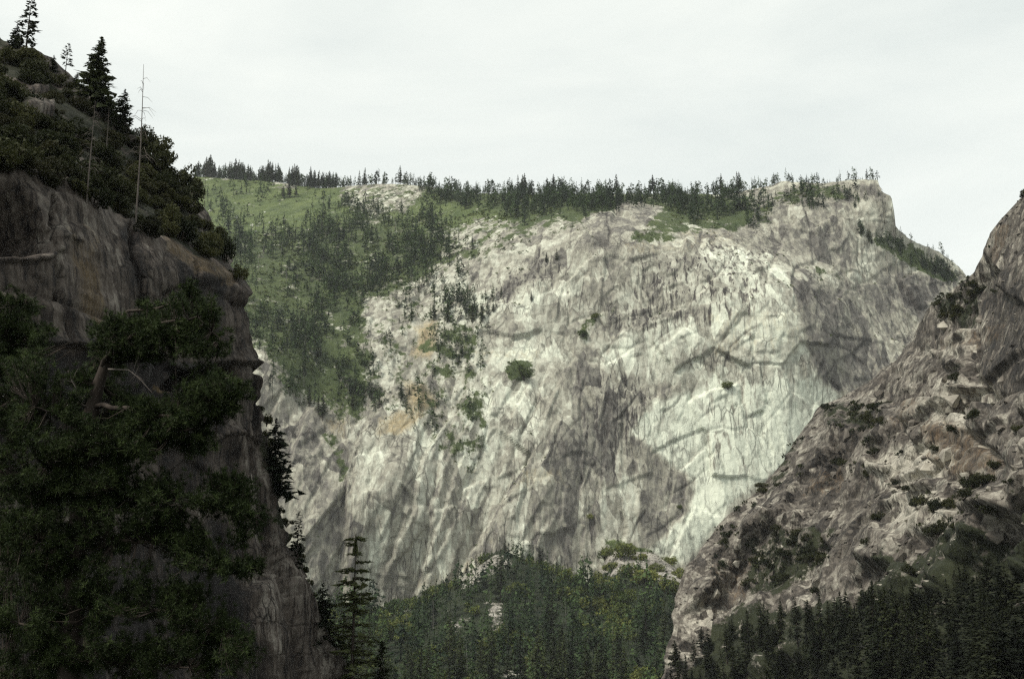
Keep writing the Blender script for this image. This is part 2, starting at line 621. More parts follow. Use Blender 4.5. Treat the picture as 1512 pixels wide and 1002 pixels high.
MAP_TONE = make_map(0.52, [
    (0.40, 20, [(380, 500), (440, 590), (520, 640), (515, 900), (380, 900)]),
    (0.62, 15, [(535, 620), (640, 600), (650, 720), (600, 870), (530, 880)]),
    (0.62, 15, [(640, 650), (790, 700), (790, 820), (620, 870)]),
    (0.39, 20, [(800, 545), (850, 525), (960, 580), (940, 635), (940, 690), (885, 750), (858, 830), (790, 825), (785, 740), (800, 640)]),
    (0.75, 12, [(700, 560), (800, 560), (790, 650), (730, 680), (690, 620)]),
    (0.70, 20, [(640, 430), (780, 400), (850, 430), (870, 500), (800, 560), (680, 540)]),
    (0.45, 10, [(790, 340), (850, 320), (855, 345), (800, 390)]),
    (0.42, 8, [(850, 370), (870, 330), (930, 303), (985, 310), (930, 350)]),
    (0.30, 8, [(740, 420), (800, 370), (830, 380), (810, 410), (750, 440)]),
    (0.78, 15, [(870, 530), (960, 470), (1010, 400), (1060, 350), (1130, 378), (1172, 410), (1190, 480), (1215, 560), (1180, 600), (1050, 575), (900, 545)]),
    (0.58, 10, [(900, 440), (960, 390), (1050, 400), (1100, 460), (1000, 470)]),
    (0.66, 8, [(890, 720), (945, 690), (960, 800), (880, 800)]),
    (1.06, 10, [(930, 640), (962, 595), (1060, 565), (1230, 565), (1240, 585), (1160, 690), (1090, 740), (1010, 835), (960, 812), (1000, 770), (1022, 712)]),
    (0.40, 8, [(940, 650), (1022, 712), (1005, 770), (955, 805), (948, 730)]),
    (0.25, 7, [(1172, 412), (1240, 430), (1290, 490), (1325, 535), (1250, 585), (1215, 560), (1190, 490)]),  # shade of the right-turned faces, put into the rock tone
    (0.38, 10, [(1240, 420), (1430, 400), (1400, 450), (1330, 530), (1290, 490)]),
    (0.20, 8, [(1320, 400), (1420, 410), (1360, 460), (1330, 440)]),
    (0.40, 10, [(1110, 275), (1300, 270), (1325, 340), (1290, 400), (1170, 400), (1100, 340)]),
    (0.62, 6, [(1255, 295), (1322, 300), (1320, 330), (1260, 330)]),
    (0.62, 8, [(1255, 335), (1310, 340), (1330, 390), (1260, 420)])])
MAP_OCHRE = make_map(0.1, [
    (0.88, 9, [(603, 478), (640, 468), (652, 500), (640, 525), (608, 520)]),
    (0.92, 9, [(596, 552), (625, 565), (645, 600), (600, 640), (560, 645), (560, 622), (600, 605)]),
    (0.5, 5, [(480, 625), (520, 625), (510, 650), (495, 650)]),
    (0.45, 6, [(660, 682), (715, 678), (725, 690), (690, 692)]),
    (0.42, 8, [(770, 690), (830, 690), (840, 720), (760, 720)]),
    (0.42, 6, [(700, 515), (790, 515), (800, 530), (700, 530)]),
    (0.35, 10, [(1040, 460), (1180, 460), (1180, 530), (1060, 520)]),
    (0.35, 8, [(920, 350), (1080, 340), (1100, 360), (930, 375)]),
    (0.35, 8, [(600, 850), (740, 815), (740, 840), (640, 880)])])
MAP_STREAK = make_map(0.1, [
    (1.0, 12, [(900, 480), (960, 380), (1060, 350), (1140, 380), (1120, 460), (980, 500)]),
    (0.8, 12, [(880, 560), (960, 540), (960, 620), (900, 700), (860, 640)]),
    (0.8, 10, [(690, 440), (800, 370), (840, 400), (760, 450)]),
    (0.6, 12, [(1040, 560), (1130, 560), (1120, 700), (1040, 700)])])

# gullies and cracks (depth, half width px), and overhanging lips (height m, reach px)
MAIN_CRACKS = [
    (16, 3.5, [(505, 560), (512, 690), (508, 800), (503, 900)]), (9, 2.5, [(530, 640), (520, 760), (512, 880)]),
    (12, 3, [(690, 560), (650, 690), (638, 745), (632, 800), (615, 880)]), (8, 2.2, [(720, 640), (690, 740), (655, 800), (622, 870)]),
    (7, 2, [(740, 690), (725, 760), (705, 830)]), (7, 2, [(790, 740), (792, 830)]),
    (9, 2.5, [(850, 530), (862, 620), (858, 720), (862, 830)]), (7, 2, [(900, 600), (888, 700), (875, 770)]),
    (10, 2.5, [(845, 320), (858, 350), (838, 390), (830, 420)]), (8, 2.5, [(800, 340), (795, 380), (770, 410)]),
    (7, 2, [(1010, 500), (1040, 530), (1075, 565)]), (6, 2, [(1060, 510), (1090, 540), (1100, 600)]),
    (6, 1.6, [(1072, 575), (1090, 625), (1095, 645)]), (6, 1.6, [(1130, 590), (1125, 640), (1135, 700)]),
    (9, 2.5, [(1190, 500), (1215, 545), (1245, 575)]), (6, 2, [(1225, 545), (1280, 500), (1330, 520)]),
    (7, 2, [(1010, 715), (1008, 760), (985, 790)]), (5, 2, [(960, 640), (990, 720), (985, 800)]),
    (6, 2, [(620, 440), (660, 400), (720, 390)]), (8, 2.5, [(760, 600), (745, 680), (740, 700)]),
    (6, 2, [(1240, 330), (1235, 380), (1255, 430)]), (6, 2, [(1130, 300), (1155, 350), (1140, 400)]),
    (6, 2, [(560, 640), (550, 720), (570, 850)]), (5, 1.8, [(590, 640), (625, 700), (640, 760)]), (6, 2, [(1040, 660), (1005, 690)]),
    (5, 2, [(450, 620), (470, 700), (455, 830)]), (5, 2, [(425, 640), (440, 760), (470, 880)])]
MAIN_LIPS = [
    (10, 10, [(548, 703), (590, 710), (610, 735), (645, 748)]), (9, 12, [(546, 732), (575, 745), (590, 758), (625, 775)]),
    (9, 8, [(538, 845), (570, 852), (612, 852)]), (12, 8, [(560, 872), (585, 870), (600, 862)]),
    (6, 9, [(900, 505), (940, 492), (975, 478), (1000, 478)]), (7, 9, [(940, 455), (985, 425), (1020, 412)]),
    (7, 8, [(1030, 420), (1060, 405), (1090, 398)]), (9, 8, [(1075, 405), (1120, 402), (1150, 412), (1172, 420)]),
    (6, 8, [(985, 510), (1030, 490), (1075, 480)]), (6, 8, [(1050, 640), (1075, 632), (1092, 645)]),
    (5, 8, [(920, 615), (940, 600), (965, 590)]), (7, 10, [(650, 745), (690, 720), (745, 715)]),
    (7, 9, [(690, 790), (725, 770), (770, 760)]), (7, 9, [(745, 790), (775, 800), (800, 812)]),
    (7, 9, [(880, 730), (905, 715), (925, 725)]), (7, 10, [(640, 430), (700, 410), (760, 380)]),
    (7, 9, [(720, 440), (790, 425), (850, 400)]), (7, 8, [(1180, 300), (1240, 320), (1320, 330)]),
    (6, 8, [(1250, 312), (1290, 318), (1322, 322)]), (6, 8, [(1150, 330), (1200, 345), (1240, 372)]), (6, 7, [(1185, 395), (1230, 405), (1280, 400)]),
    (5, 7, [(815, 655), (840, 700), (850, 705)]), (5, 8, [(880, 480), (920, 465), (985, 455)]), (6, 8, [(1100, 470), (1140, 465), (1180, 470)])]


def build_mountain():
    nc, nr = 900, 385
    rp = np.array(RIM, float)
    r3 = unproj(rp[:, 0], rp[:, 1], rp[:, 2])
    X = np.linspace(-720, 880, nc)
    zr = np.interp(X, r3[:, 0], r3[:, 2]) + 2.5 * fbm(X / 25, X * 0, 4, 3) + 1.5 * fbm(X / 6, X * 0, 2, 5)
    t = np.linspace(0, 1, nr)[:, None]
    zb = -150.0
    XX = np.repeat(X[None], nr, 0)
    ZZ = zb + (zr[None] - zb) * t
    face = Face(MAIN_CTRL, 400.0, 2e-3)
    YY = face(XX, ZZ)
    P = np.stack([XX, YY, ZZ], -1)
    px, py = proj(P)
    N = grid_normals(P)
    N = np.where((N[..., 1:2] > 0), -N, N)
    wx = 15 * fbm(XX / 50, ZZ / 50, 4, 21)
    wy = 15 * fbm(XX / 50, ZZ / 50, 4, 31)
    qx, qy = px + wx, py + wy
    veg = msample(MAP_VEG, qx, qy)
    tone = msample(MAP_TONE, px + wx * 0.7, py + wy * 0.7)
    ochre = msample(MAP_OCHRE, qx, qy)
    streak = msample(MAP_STREAK, qx, qy)
    meadow = msample(MAP_MEADOW, qx, qy)
    rock = 1 - 0.85 * sstep(0.3, 0.7, veg)
    # relief
    ux = XX + 7 * fbm(XX / 70, ZZ / 90, 3, 41) + 1.2 * fbm(XX / 9, ZZ / 9, 2, 45)
    uz = ZZ + 9 * fbm(XX / 60, ZZ / 60, 3, 51) + 1.2 * fbm(XX / 9, ZZ / 9, 2, 55)
    lean = sstep(860, 780, px) * sstep(500, 600, py)       # steep leaning slabs of the lower buttresses
    pale = sstep(0.75, 0.9, tone)
    a1, j1 = plates(ux, uz, 60, 170, -0.35, 61)
    a2, j2 = plates(ux, uz, 75, 75, 0.6, 62)
    b1, k1 = plates(ux, uz, 20, 80, -0.38, 63)
    b2, k2 = plates(ux, uz, 34, 24, 0.55, 64)
    b3, k3 = plates(ux, uz, 24, 85, 0.05, 65)
    c1, l1 = plates(ux, uz, 6, 28, -0.25, 66)
    c2, l2 = plates(ux, uz, 7, 20, 0.12, 67)
    d = (a1 * lean * 5 + a2 * (1 - lean) * 3)
    w2 = sstep(560, 480, py) * (1 - lean)
    mid = b1 * lean + (1 - lean) * (b2 * w2 + b3 * (1 - w2))
    d = d + mid * (2.6 - 1.0 * w2) * (1 - 0.45 * pale)
    sm = c1 * (0.4 + 0.6 * lean) + c2 * (1 - lean) * 0.7
    d = d + sm * 0.7 * (1 - 0.5 * pale)
    d = d + 2.4 * fbm(XX / 60, ZZ / 110, 3, 71) + 0.5 * ridged(ux / 7, uz / 120, 3, 81) + 0.55 * fbm(XX / 4, ZZ / 9, 3, 91)
    jm = k1 * lean + (1 - lean) * (k2 * w2 + k3 * (1 - w2))
    crackd = -1.6 * np.exp(-(jm / 0.035) ** 2) - 0.8 * np.exp(-((l1 * (0.4 + 0.6 * lean) + l2 * (1 - lean)) / 0.09) ** 2)
    crackd = crackd - 2.5 * np.exp(-((j1 * lean + j2 * (1 - lean)) / 0.035) ** 2)
    d = d + crackd * (1 - 0.4 * pale) * np.clip(0.25 + 1.7 * fbm(XX / 70, ZZ / 70, 3, 73), 0, 1.2)
    cw = px + 6 * fbm(XX / 22, ZZ / 22, 4, 101)
    ch = py + 6 * fbm(XX / 22, ZZ / 22, 4, 111)
    for dep, hw, pts in MAIN_CRACKS:
        dist, sg, tt = line_dist(cw, ch, pts)
        br = np.clip(0.45 + 1.3 * fbm(px / 22 + dep, py / 22, 3, 131), 0.05, 1)
        hw = hw * 0.5
        d = d - 0.4 * dep * br * np.exp(-(dist / hw) ** 2) + dep * 0.22 * np.tanh(dist * sg / 1.8) * np.exp(-dist / 14)
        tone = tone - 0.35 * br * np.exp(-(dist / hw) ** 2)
    # long joints: leaning on the lower buttresses, upright elsewhere, and a few curved exfoliation lines
    gc = np.random.default_rng(23)
    for q in range(110):
        x0, y0 = gc.uniform(395, 1330), gc.uniform(320, 860)
        kind = gc.random()
        L = gc.uniform(25, 130)
        if kind < 0.72:
            an = (gc.normal(66, 7) if (x0 < 850 and y0 > 520) else gc.normal(86, 12)) * math.pi / 180
        else:
            an = gc.normal(25, 22) * math.pi / 180
            L *= 0.7
        cu = gc.normal(0, 0.35)
        pts = []
        for i in range(5):
            pts.append((x0, y0))
            x0, y0 = x0 + math.cos(an) * L / 4, y0 - math.sin(an) * L / 4
            an += cu / 4 + gc.normal(0, 0.12)
        pa = np.array(pts)
        jj, ii_ = np.where((px > pa[:, 0].min() - 14) & (px < pa[:, 0].max() + 14) & (py > pa[:, 1].min() - 14) & (py < pa[:, 1].max() + 14) & (rock > 0.6))
        if len(jj) < 10:
            continue
        dist, sg, tt = line_dist(px[jj, ii_] + 0.4 * (cw - px)[jj, ii_], py[jj, ii_] + 0.4 * (ch - py)[jj, ii_], pts)
        fade = sstep(0, 0.2, tt) * sstep(1, 0.8, tt)
        st_ = gc.uniform(0.8, 2.4)
        d[jj, ii_] += fade * st_ * (0.6 * np.tanh(dist * sg / 1.6) * np.exp(-dist / 5) - 0.8 * np.exp(-(dist / 1.3) ** 2))
        tone[jj, ii_] -= fade * gc.uniform(0.1, 0.3) * np.exp(-(dist / 1.0) ** 2)
    for amp, reach, pts in MAIN_LIPS:
        dist, sg, tt = line_dist(cw, ch, pts)
        fade = sstep(0, 0.12, tt) * sstep(1, 0.88, tt) * np.clip(0.35 + 1.6 * fbm(px / 16 + amp, py / 16, 3, 141), 0, 1)
        sd_ = dist * sg
        d = d + 0.42 * amp * fade * (sstep(-1.2, 1.2, sd_) * np.exp(-np.maximum(sd_, 0) / reach) - 0.25 * np.exp(-(np.minimum(sd_, 0) / (reach * 0.4)) ** 2) * (sd_ < 0))
        tone = tone - 0.1 * fade * np.exp(-((sd_ + 0.8) / 1.0) ** 2)  # shade just under the lip, darkened into the tone
    d = blur(d, 1)
    edge = sstep(1.0, 0.97, t)
    P2 = P + N * (d * rock * (0.25 + 0.75 * edge))[..., None]
    dv = 2.2 * fbm(XX / 14, ZZ / 9, 4, 121) * (1 - rock)
    P2[..., 2] += dv * edge
    # behind the rim the plateau carries on and falls away
    back = []
    top = P2[-1]
    for dy, dz in ((6, -0.5), (20, -3), (60, -14), (160, -50), (400, -170)):
        q = top.copy()
        q[:, 1] += dy
        q[:, 0] *= (top[:, 1] + dy) / top[:, 1]
        q[:, 2] = top[:, 2] + dz
        back.append(q)
    P3 = np.concatenate([P2, np.stack(back)], 0)
    ex = lambda a: np.concatenate([a, np.repeat(a[-1:], 5, 0)], 0).ravel()
    me = mesh_from('granite_mountain', P3.reshape(-1, 3), grid_faces(nr + 5, nc), M_MAIN, False,
                   dict(tone=ex(tone), ochre=ex(ochre), veg=ex(veg), streak=ex(streak), meadow=ex(meadow)))
    o = add('granite_mountain', me)
    o['kind'] = 'structure'
    return o, P2, veg, tone, ochre


mountain, MP, MVEG, MTONE, MOCH = build_mountain()
MPX, MPY = proj(MP)

# ------------------------------------------------------------------ THE DARK CLIFF ON THE NEAR SIDE
LEFT_EDGE = [(-150, -20, 168), (0, 66, 170), (60, 84, 171), (100, 112, 172), (150, 152, 174), (185, 192, 175), (240, 240, 178), (275, 272, 179), (298, 288, 180),
             (312, 310, 177), (318, 342, 170), (340, 390, 160), (364, 436, 151), (372, 470, 150), (382, 535, 150), (386, 560, 151), (385, 600, 152), (388, 640, 153), (405, 690, 155),
             (425, 760, 157), (450, 830, 160), (475, 900, 162), (497, 960, 164), (515, 1005, 166), (570, 1150, 175)]
LEFT_CTRL = LEFT_EDGE + [
    (-150, 280, 90), (0, 264, 98), (60, 272, 104), (120, 300, 112), (150, 328, 117), (215, 350, 125), (260, 368, 132), (300, 395, 138), (340, 424, 145),
    (0, 288, 96), (60, 300, 102), (150, 352, 115), (260, 392, 129), (350, 452, 147),
    (-150, 520, 85), (0, 500, 92), (100, 500, 103), (200, 500, 118), (300, 500, 134), (370, 520, 148),
    (-150, 700, 82), (0, 700, 88), (150, 700, 108), (270, 700, 126), (345, 650, 141), (375, 680, 149),
    (-150, 900, 78), (0, 900, 85), (200, 900, 110), (350, 900, 132), (400, 900, 142), (480, 1000, 159), (400, 1000, 140), (200, 1000, 108),
    (0, 1000, 82), (0, 1200, 80), (300, 1200, 115),
    (0, 170, 125), (100, 200, 138), (200, 270, 152), (260, 310, 160), (-150, 130, 115)]
LMAP_VEG = make_map(0.0, [
    (0.72, 10, [(-200, 60), (0, 60), (150, 150), (280, 250), (300, 300), (330, 390), (300, 388), (215, 345), (150, 322), (120, 292), (60, 262), (-200, 258)]),
    (0.1, 8, [(10, 115), (70, 130), (75, 190), (40, 180)]),
    (0.1, 6, [(275, 270), (315, 290), (315, 335), (290, 335)]),
    (0.2, 6, [(60, 85), (110, 115), (160, 165), (200, 220), (150, 190), (90, 140)]),
    (0.6, 5, [(385, 620), (415, 700), (440, 800), (430, 800), (395, 690)])])
LMAP_TONE = make_map(0.55, [
    (0.64, 15, [(60, 300), (160, 345), (170, 500), (110, 520), (60, 420)]),
    (0.55, 10, [(200, 370), (285, 395), (275, 450), (210, 440)]),
    (0.22, 8, [(160, 350), (200, 350), (205, 520), (175, 520)]),
    (0.45, 10, [(290, 420), (365, 450), (378, 530), (340, 540), (300, 480)]),
    (0.15, 8, [(-200, 520), (260, 535), (345, 545), (330, 640), (-200, 720)]),
    (0.2, 10, [(260, 385), (345, 430), (345, 460), (262, 420)]),
    (0.28, 10, [(250, 660), (345, 640), (365, 720), (330, 720), (260, 740)]),
    (0.92, 5, [(350, 645), (365, 700), (388, 820), (410, 930), (415, 1010), (395, 1010), (382, 850), (350, 700)]),
    (0.8, 6, [(400, 780), (425, 800), (470, 910), (500, 1000), (460, 1000), (430, 880)]),
    (0.2, 4, [(372, 560), (385, 560), (386, 690), (375, 690)]),
    (0.72, 8, [(15, 120), (60, 130), (75, 180), (50, 190)]),
    (0.15, 10, [(0, 800), (340, 760), (380, 900), (385, 1010), (0, 1010)])])
LMAP_OCHRE = make_map(0.0, [
    (0.6, 14, [(80, 340), (125, 400), (140, 470), (130, 540), (95, 520)]),
    (0.62, 5, [(230, 354), (300, 382), (350, 420), (335, 428), (250, 384)]),
    (0.65, 4, [(225, 566), (300, 574), (300, 582), (225, 576)]),
    (0.45, 6, [(265, 330), (285, 345), (280, 365), (268, 355)]),
    (0.35, 6, [(100, 330), (125, 350), (125, 400), (95, 390)])])
LMAP_STREAK = make_map(0.7, [])


def edge_patch(name, edge, ctrl, scale, far_x, nr, nc, mat, maps, relief, right_edge, carve=()):
    """a rock face seen from the camera's side: rows by height, columns from far_x to its skyline edge, then turning back"""
    e = np.array(edge, float)
    e = e[np.argsort(e[:, 1])]
    el = np.linspace(e[-1, 1], e[0, 1], nr)
    be = np.interp(el, e[:, 1], e[:, 0])
    jag = 5 * fbm(el / 30, el * 0, 4, 77) * (1 if right_edge else 1.4) + (9 * (hsh(np.floor(el / 23), el * 0, 5) - 0.5) if right_edge else 0)
    be = be + jag * (1 if right_edge else sstep(300, 430, el) * 0.85 + 0.15)
    c = np.array(ctrl, float)
    cp = c[:, :2] / 500.0
    w = tps_fit(cp, 100.0 / c[:, 2], 1e-3)
    s = np.linspace(0, 1, nc)[None]
    px = far_x + (be[:, None] - far_x) * s
    py = np.repeat(el[:, None], nc, 1)
    YY = 100.0 / np.clip(tps_eval(w, cp, px / 500, py / 500), 0.09, 8)
    P = unproj(px, py, YY)
    XX, ZZ = P[..., 0], P[..., 2]
    N = grid_normals(P)
    N = np.where((P * N).sum(-1, keepdims=True) > 0, -N, N)
    at, d = relief(XX, ZZ, px, py, maps)
    for dep, soft, poly in carve:
        k = msample(poly_mask(poly, soft), px + 3 * fbm(px / 25, py / 25, 3, 5), py + 3 * fbm(px / 25, py / 25, 3, 6))
        d = d - dep * k
    d = blur(d, 1 if right_edge else 2)
    if not right_edge:
        d = d * (0.18 + 0.82 * sstep(1.0, 0.90, s))
    P2 = P + N * d[..., None]
    k = XX.shape[1]
    cols = [P2]
    last = P2[:, -1]
    r = np.linalg.norm(last[:, :2], axis=1)
    az = np.arctan2(last[:, 0], last[:, 1])
    sgn = -1 if right_edge else 1
    for back, turn in ((1.2, 0.0015), (4, 0.005), (12, 0.014), (35, 0.04), (90, 0.09)):
        f = scale / 90.0
        a = az + sgn * turn
        rr = r + back * f
        q = np.stack([np.sin(a) * rr, np.cos(a) * rr, last[:, 2] + back * f * -0.1], -1)
        cols.append(q[:, None])
    P3 = np.concatenate(cols, 1)
    ext = lambda a: np.concatenate([a, np.repeat(a[:, -1:], 5, 1)], 1).ravel()
    F = grid_faces(P3.shape[0], P3.shape[1])
    me = mesh_from(name, P3.reshape(-1, 3), F, mat, True, {kk: ext(vv) for kk, vv in at.items()})
    o = add(name, me)
    o['kind'] = 'structure'
    return o, P2, at


def left_relief(XX, ZZ, px, py, maps):
    w1, w2 = 7 * fbm(px / 40, py / 40, 3, 201), 7 * fbm(px / 40, py / 40, 3, 211)
    at = {k: msample(m, px + w1, py + w2) for k, m in maps.items()}
    rock = 1 - 0.8 * sstep(0.3, 0.7, at['veg'])
    ux, uz = XX + 1.6 * fbm(XX / 9, ZZ / 9, 3, 221), ZZ + 1.6 * fbm(XX / 9, ZZ / 9, 3, 231)
    a, j = plates(ux, uz, 11, 40, -0.10, 241)
    b, k = plates(ux, uz, 4.0, 16, 0.12, 251)
    c, l = plates(ux, uz, 1.4, 4.0, -0.2, 261)
    d = a * 2.0 + b * 0.6 + c * 0.14 - 0.5 * np.exp(-(j / 0.03) ** 2) - 0.22 * np.exp(-(k / 0.05) ** 2)
    d = d + 0.45 * fbm(XX / 8, ZZ / 20, 4, 271) + 0.2 * fbm(XX / 0.9, ZZ / 1.6, 3, 281)
    cw, ch = px + 4 * fbm(px / 30, py / 30, 3, 291), py + 4 * fbm(px / 30, py / 30, 3, 301)
    for dep, hw, pts in [(1.8, 3, [(182, 345), (192, 430), (185, 540)]), (1.0, 2, [(285, 390), (284, 470)]), (2.2, 6, [(360, 640), (393, 760), (432, 880), (458, 1002)]),
                         (1.5, 3, [(378, 540), (380, 640), (392, 700)]), (1.0, 3, [(330, 720), (345, 850), (350, 1002)]), (1.2, 3, [(60, 300), (62, 420), (55, 520)]),
                         (1.3, 3, [(375, 760), (402, 860), (425, 1002)]), (1.0, 2, [(415, 780), (450, 870), (488, 985)]), (0.9, 2, [(345, 430), (352, 500), (345, 535)])]:
        dist, sg, tt = line_dist(cw, ch, pts)
        d = d - dep * np.exp(-(dist / hw) ** 2)
    for amp, reach, pts in [(1.5, 14, [(-150, 525), (60, 518), (160, 530), (260, 548), (345, 536), (384, 540)]), (0.35, 5, [(-150, 268), (60, 276), (150, 332), (215, 356), (300, 400), (364, 446)]),
                            (0.7, 10, [(250, 700), (340, 640), (385, 650)]), (0.9, 10, [(-10, 395), (50, 388), (64, 380)]), (0.4, 5, [(205, 440), (280, 455)])]:
        dist, sg, tt = line_dist(cw, ch, pts)
        d = d + amp * np.where(sg > 0, np.exp(-dist / reach), -0.3 * np.exp(-dist / (reach * 0.4)))
    for amp, hw, pts in [(1.5, 10, [(350, 640), (372, 760), (396, 900), (404, 1010)]), (1.4, 9, [(400, 760), (440, 850), (480, 940), (505, 1010)])]:
        dist, sg, tt = line_dist(cw, ch, pts)
        d = d + amp * np.exp(-(dist / hw) ** 2)
    d = d * rock + (1 - rock) * 0.9 * fbm(XX / 5, ZZ / 4, 4, 311)
    return at, d


left_cliff, LP, LAT = edge_patch('left_cliff', LEFT_EDGE, LEFT_CTRL, 60.0, -255.0, 480, 345, M_LEFT,
                                 dict(veg=LMAP_VEG, tone=LMAP_TONE, ochre=LMAP_OCHRE, streak=LMAP_STREAK), left_relief, True,
                                 [(10, 4, [(-60, 292), (10, 292), (38, 325), (52, 355), (50, 372), (20, 384), (-60, 384)]),
                                  (7, 4, [(262, 552), (300, 545), (345, 545), (350, 572), (300, 582), (240, 572)]),
                                  (3.0, 4, [(228, 455), (242, 455), (242, 540), (228, 540)])])
LPX, LPY = proj(LP)

# ------------------------------------------------------------------ THE BROWN ROCK SLOPE
RIGHT_EDGE = [(1700, 60, 380), (1600, 185, 400), (1530, 268, 420), (1512, 288, 430), (1480, 322, 450), (1462, 345, 465), (1450, 378, 480), (1437, 402, 500), (1405, 424, 520), (1368, 458, 560), (1345, 500, 580),
              (1322, 530, 590), (1300, 545, 598), (1290, 558, 602), (1250, 582, 618), (1210, 602, 630), (1178, 640, 625), (1152, 682, 615), (1120, 722, 610), (1062, 770, 600),
              (1042, 800, 595), (1012, 840, 585), (1002, 880, 575), (992, 930, 562), (978, 985, 550), (960, 1060, 540), (930, 1160, 520)]
RIGHT_CTRL = RIGHT_EDGE + [
    (1512, 400, 405), (1512, 500, 385), (1512, 600, 355), (1512, 700, 325), (1512, 850, 280), (1512, 1000, 240), (1650, 300, 360), (1650, 600, 290), (1650, 1000, 185),
    (1440, 480, 465), (1440, 600, 425), (1440, 700, 390), (1440, 850, 335), (1440, 1000, 285), (1350, 560, 525), (1350, 700, 470), (1350, 850, 400), (1350, 1000, 335),
    (1250, 650, 565), (1250, 760, 520), (1250, 880, 460), (1250, 1000, 400), (1150, 760, 572), (1150, 850, 542), (1150, 950, 490), (1080, 850, 572), (1080, 950, 540),
    (1020, 950, 556), (1150, 1060, 440), (1350, 1150, 265), (1700, 1150, 130)]
RMAP_VEG = make_map(0.12, [
    (0.6, 6, [(1370, 440), (1440, 420), (1470, 450), (1400, 490)]), (0.55, 8, [(1220, 600), (1310, 590), (1300, 640), (1220, 640)]),
    (0.6, 8, [(1100, 790), (1200, 780), (1240, 790), (1150, 880), (1100, 880)]), (0.75, 10, [(1100, 900), (1250, 880), (1420, 800), (1600, 760), (1700, 1150), (900, 1150), (1000, 1000)]),
    (0.0, 6, [(1440, 320), (1512, 300), (1700, 300), (1700, 600), (1440, 560)]), (0.5, 8, [(1160, 640), (1200, 620), (1150, 720), (1130, 740)])])
RMAP_TONE = make_map(0.54, [
    (0.34, 10, [(1430, 440), (1500, 400), (1700, 380), (1700, 620), (1440, 560)]), (0.82, 6, [(1345, 520), (1450, 460), (1450, 500), (1400, 530)]),
    (0.95, 8, [(1290, 690), (1350, 655), (1400, 660), (1440, 690), (1360, 760), (1300, 740)]), (0.85, 8, [(1380, 560), (1450, 560), (1460, 640), (1380, 640)]),
    (0.9, 8, [(1320, 740), (1430, 740), (1420, 800), (1340, 800)]), (0.34, 10, [(1150, 720), (1200, 680), (1330, 560), (1340, 600), (1260, 700), (1200, 760)]),
    (0.44, 6, [(1225, 790), (1290, 720), (1330, 740), (1260, 850), (1220, 880)]), (0.62, 8, [(1010, 870), (1060, 840), (1130, 900), (1050, 960), (990, 970)]),
    (0.66, 5, [(1160, 870), (1225, 840), (1230, 880), (1180, 890)]), (0.6, 8, [(1445, 330), (1490, 340), (1470, 400), (1440, 410)])])
RMAP_OCHRE = make_map(0.05, [
    (0.5, 10, [(1380, 620), (1440, 630), (1490, 680), (1470, 740), (1400, 700)]), (0.42, 8, [(1350, 590), (1390, 600), (1360, 640), (1330, 640)]),
    (0.4, 8, [(1200, 690), (1250, 680), (1240, 720), (1180, 730)]), (0.45, 5, [(1470, 330), (1500, 330), (1480, 390), (1460, 385)]),
    (0.38, 8, [(1360, 500), (1480, 470), (1480, 500), (1370, 530)]), (0.36, 10, [(1050, 830), (1110, 810), (1100, 880), (1050, 900)])])


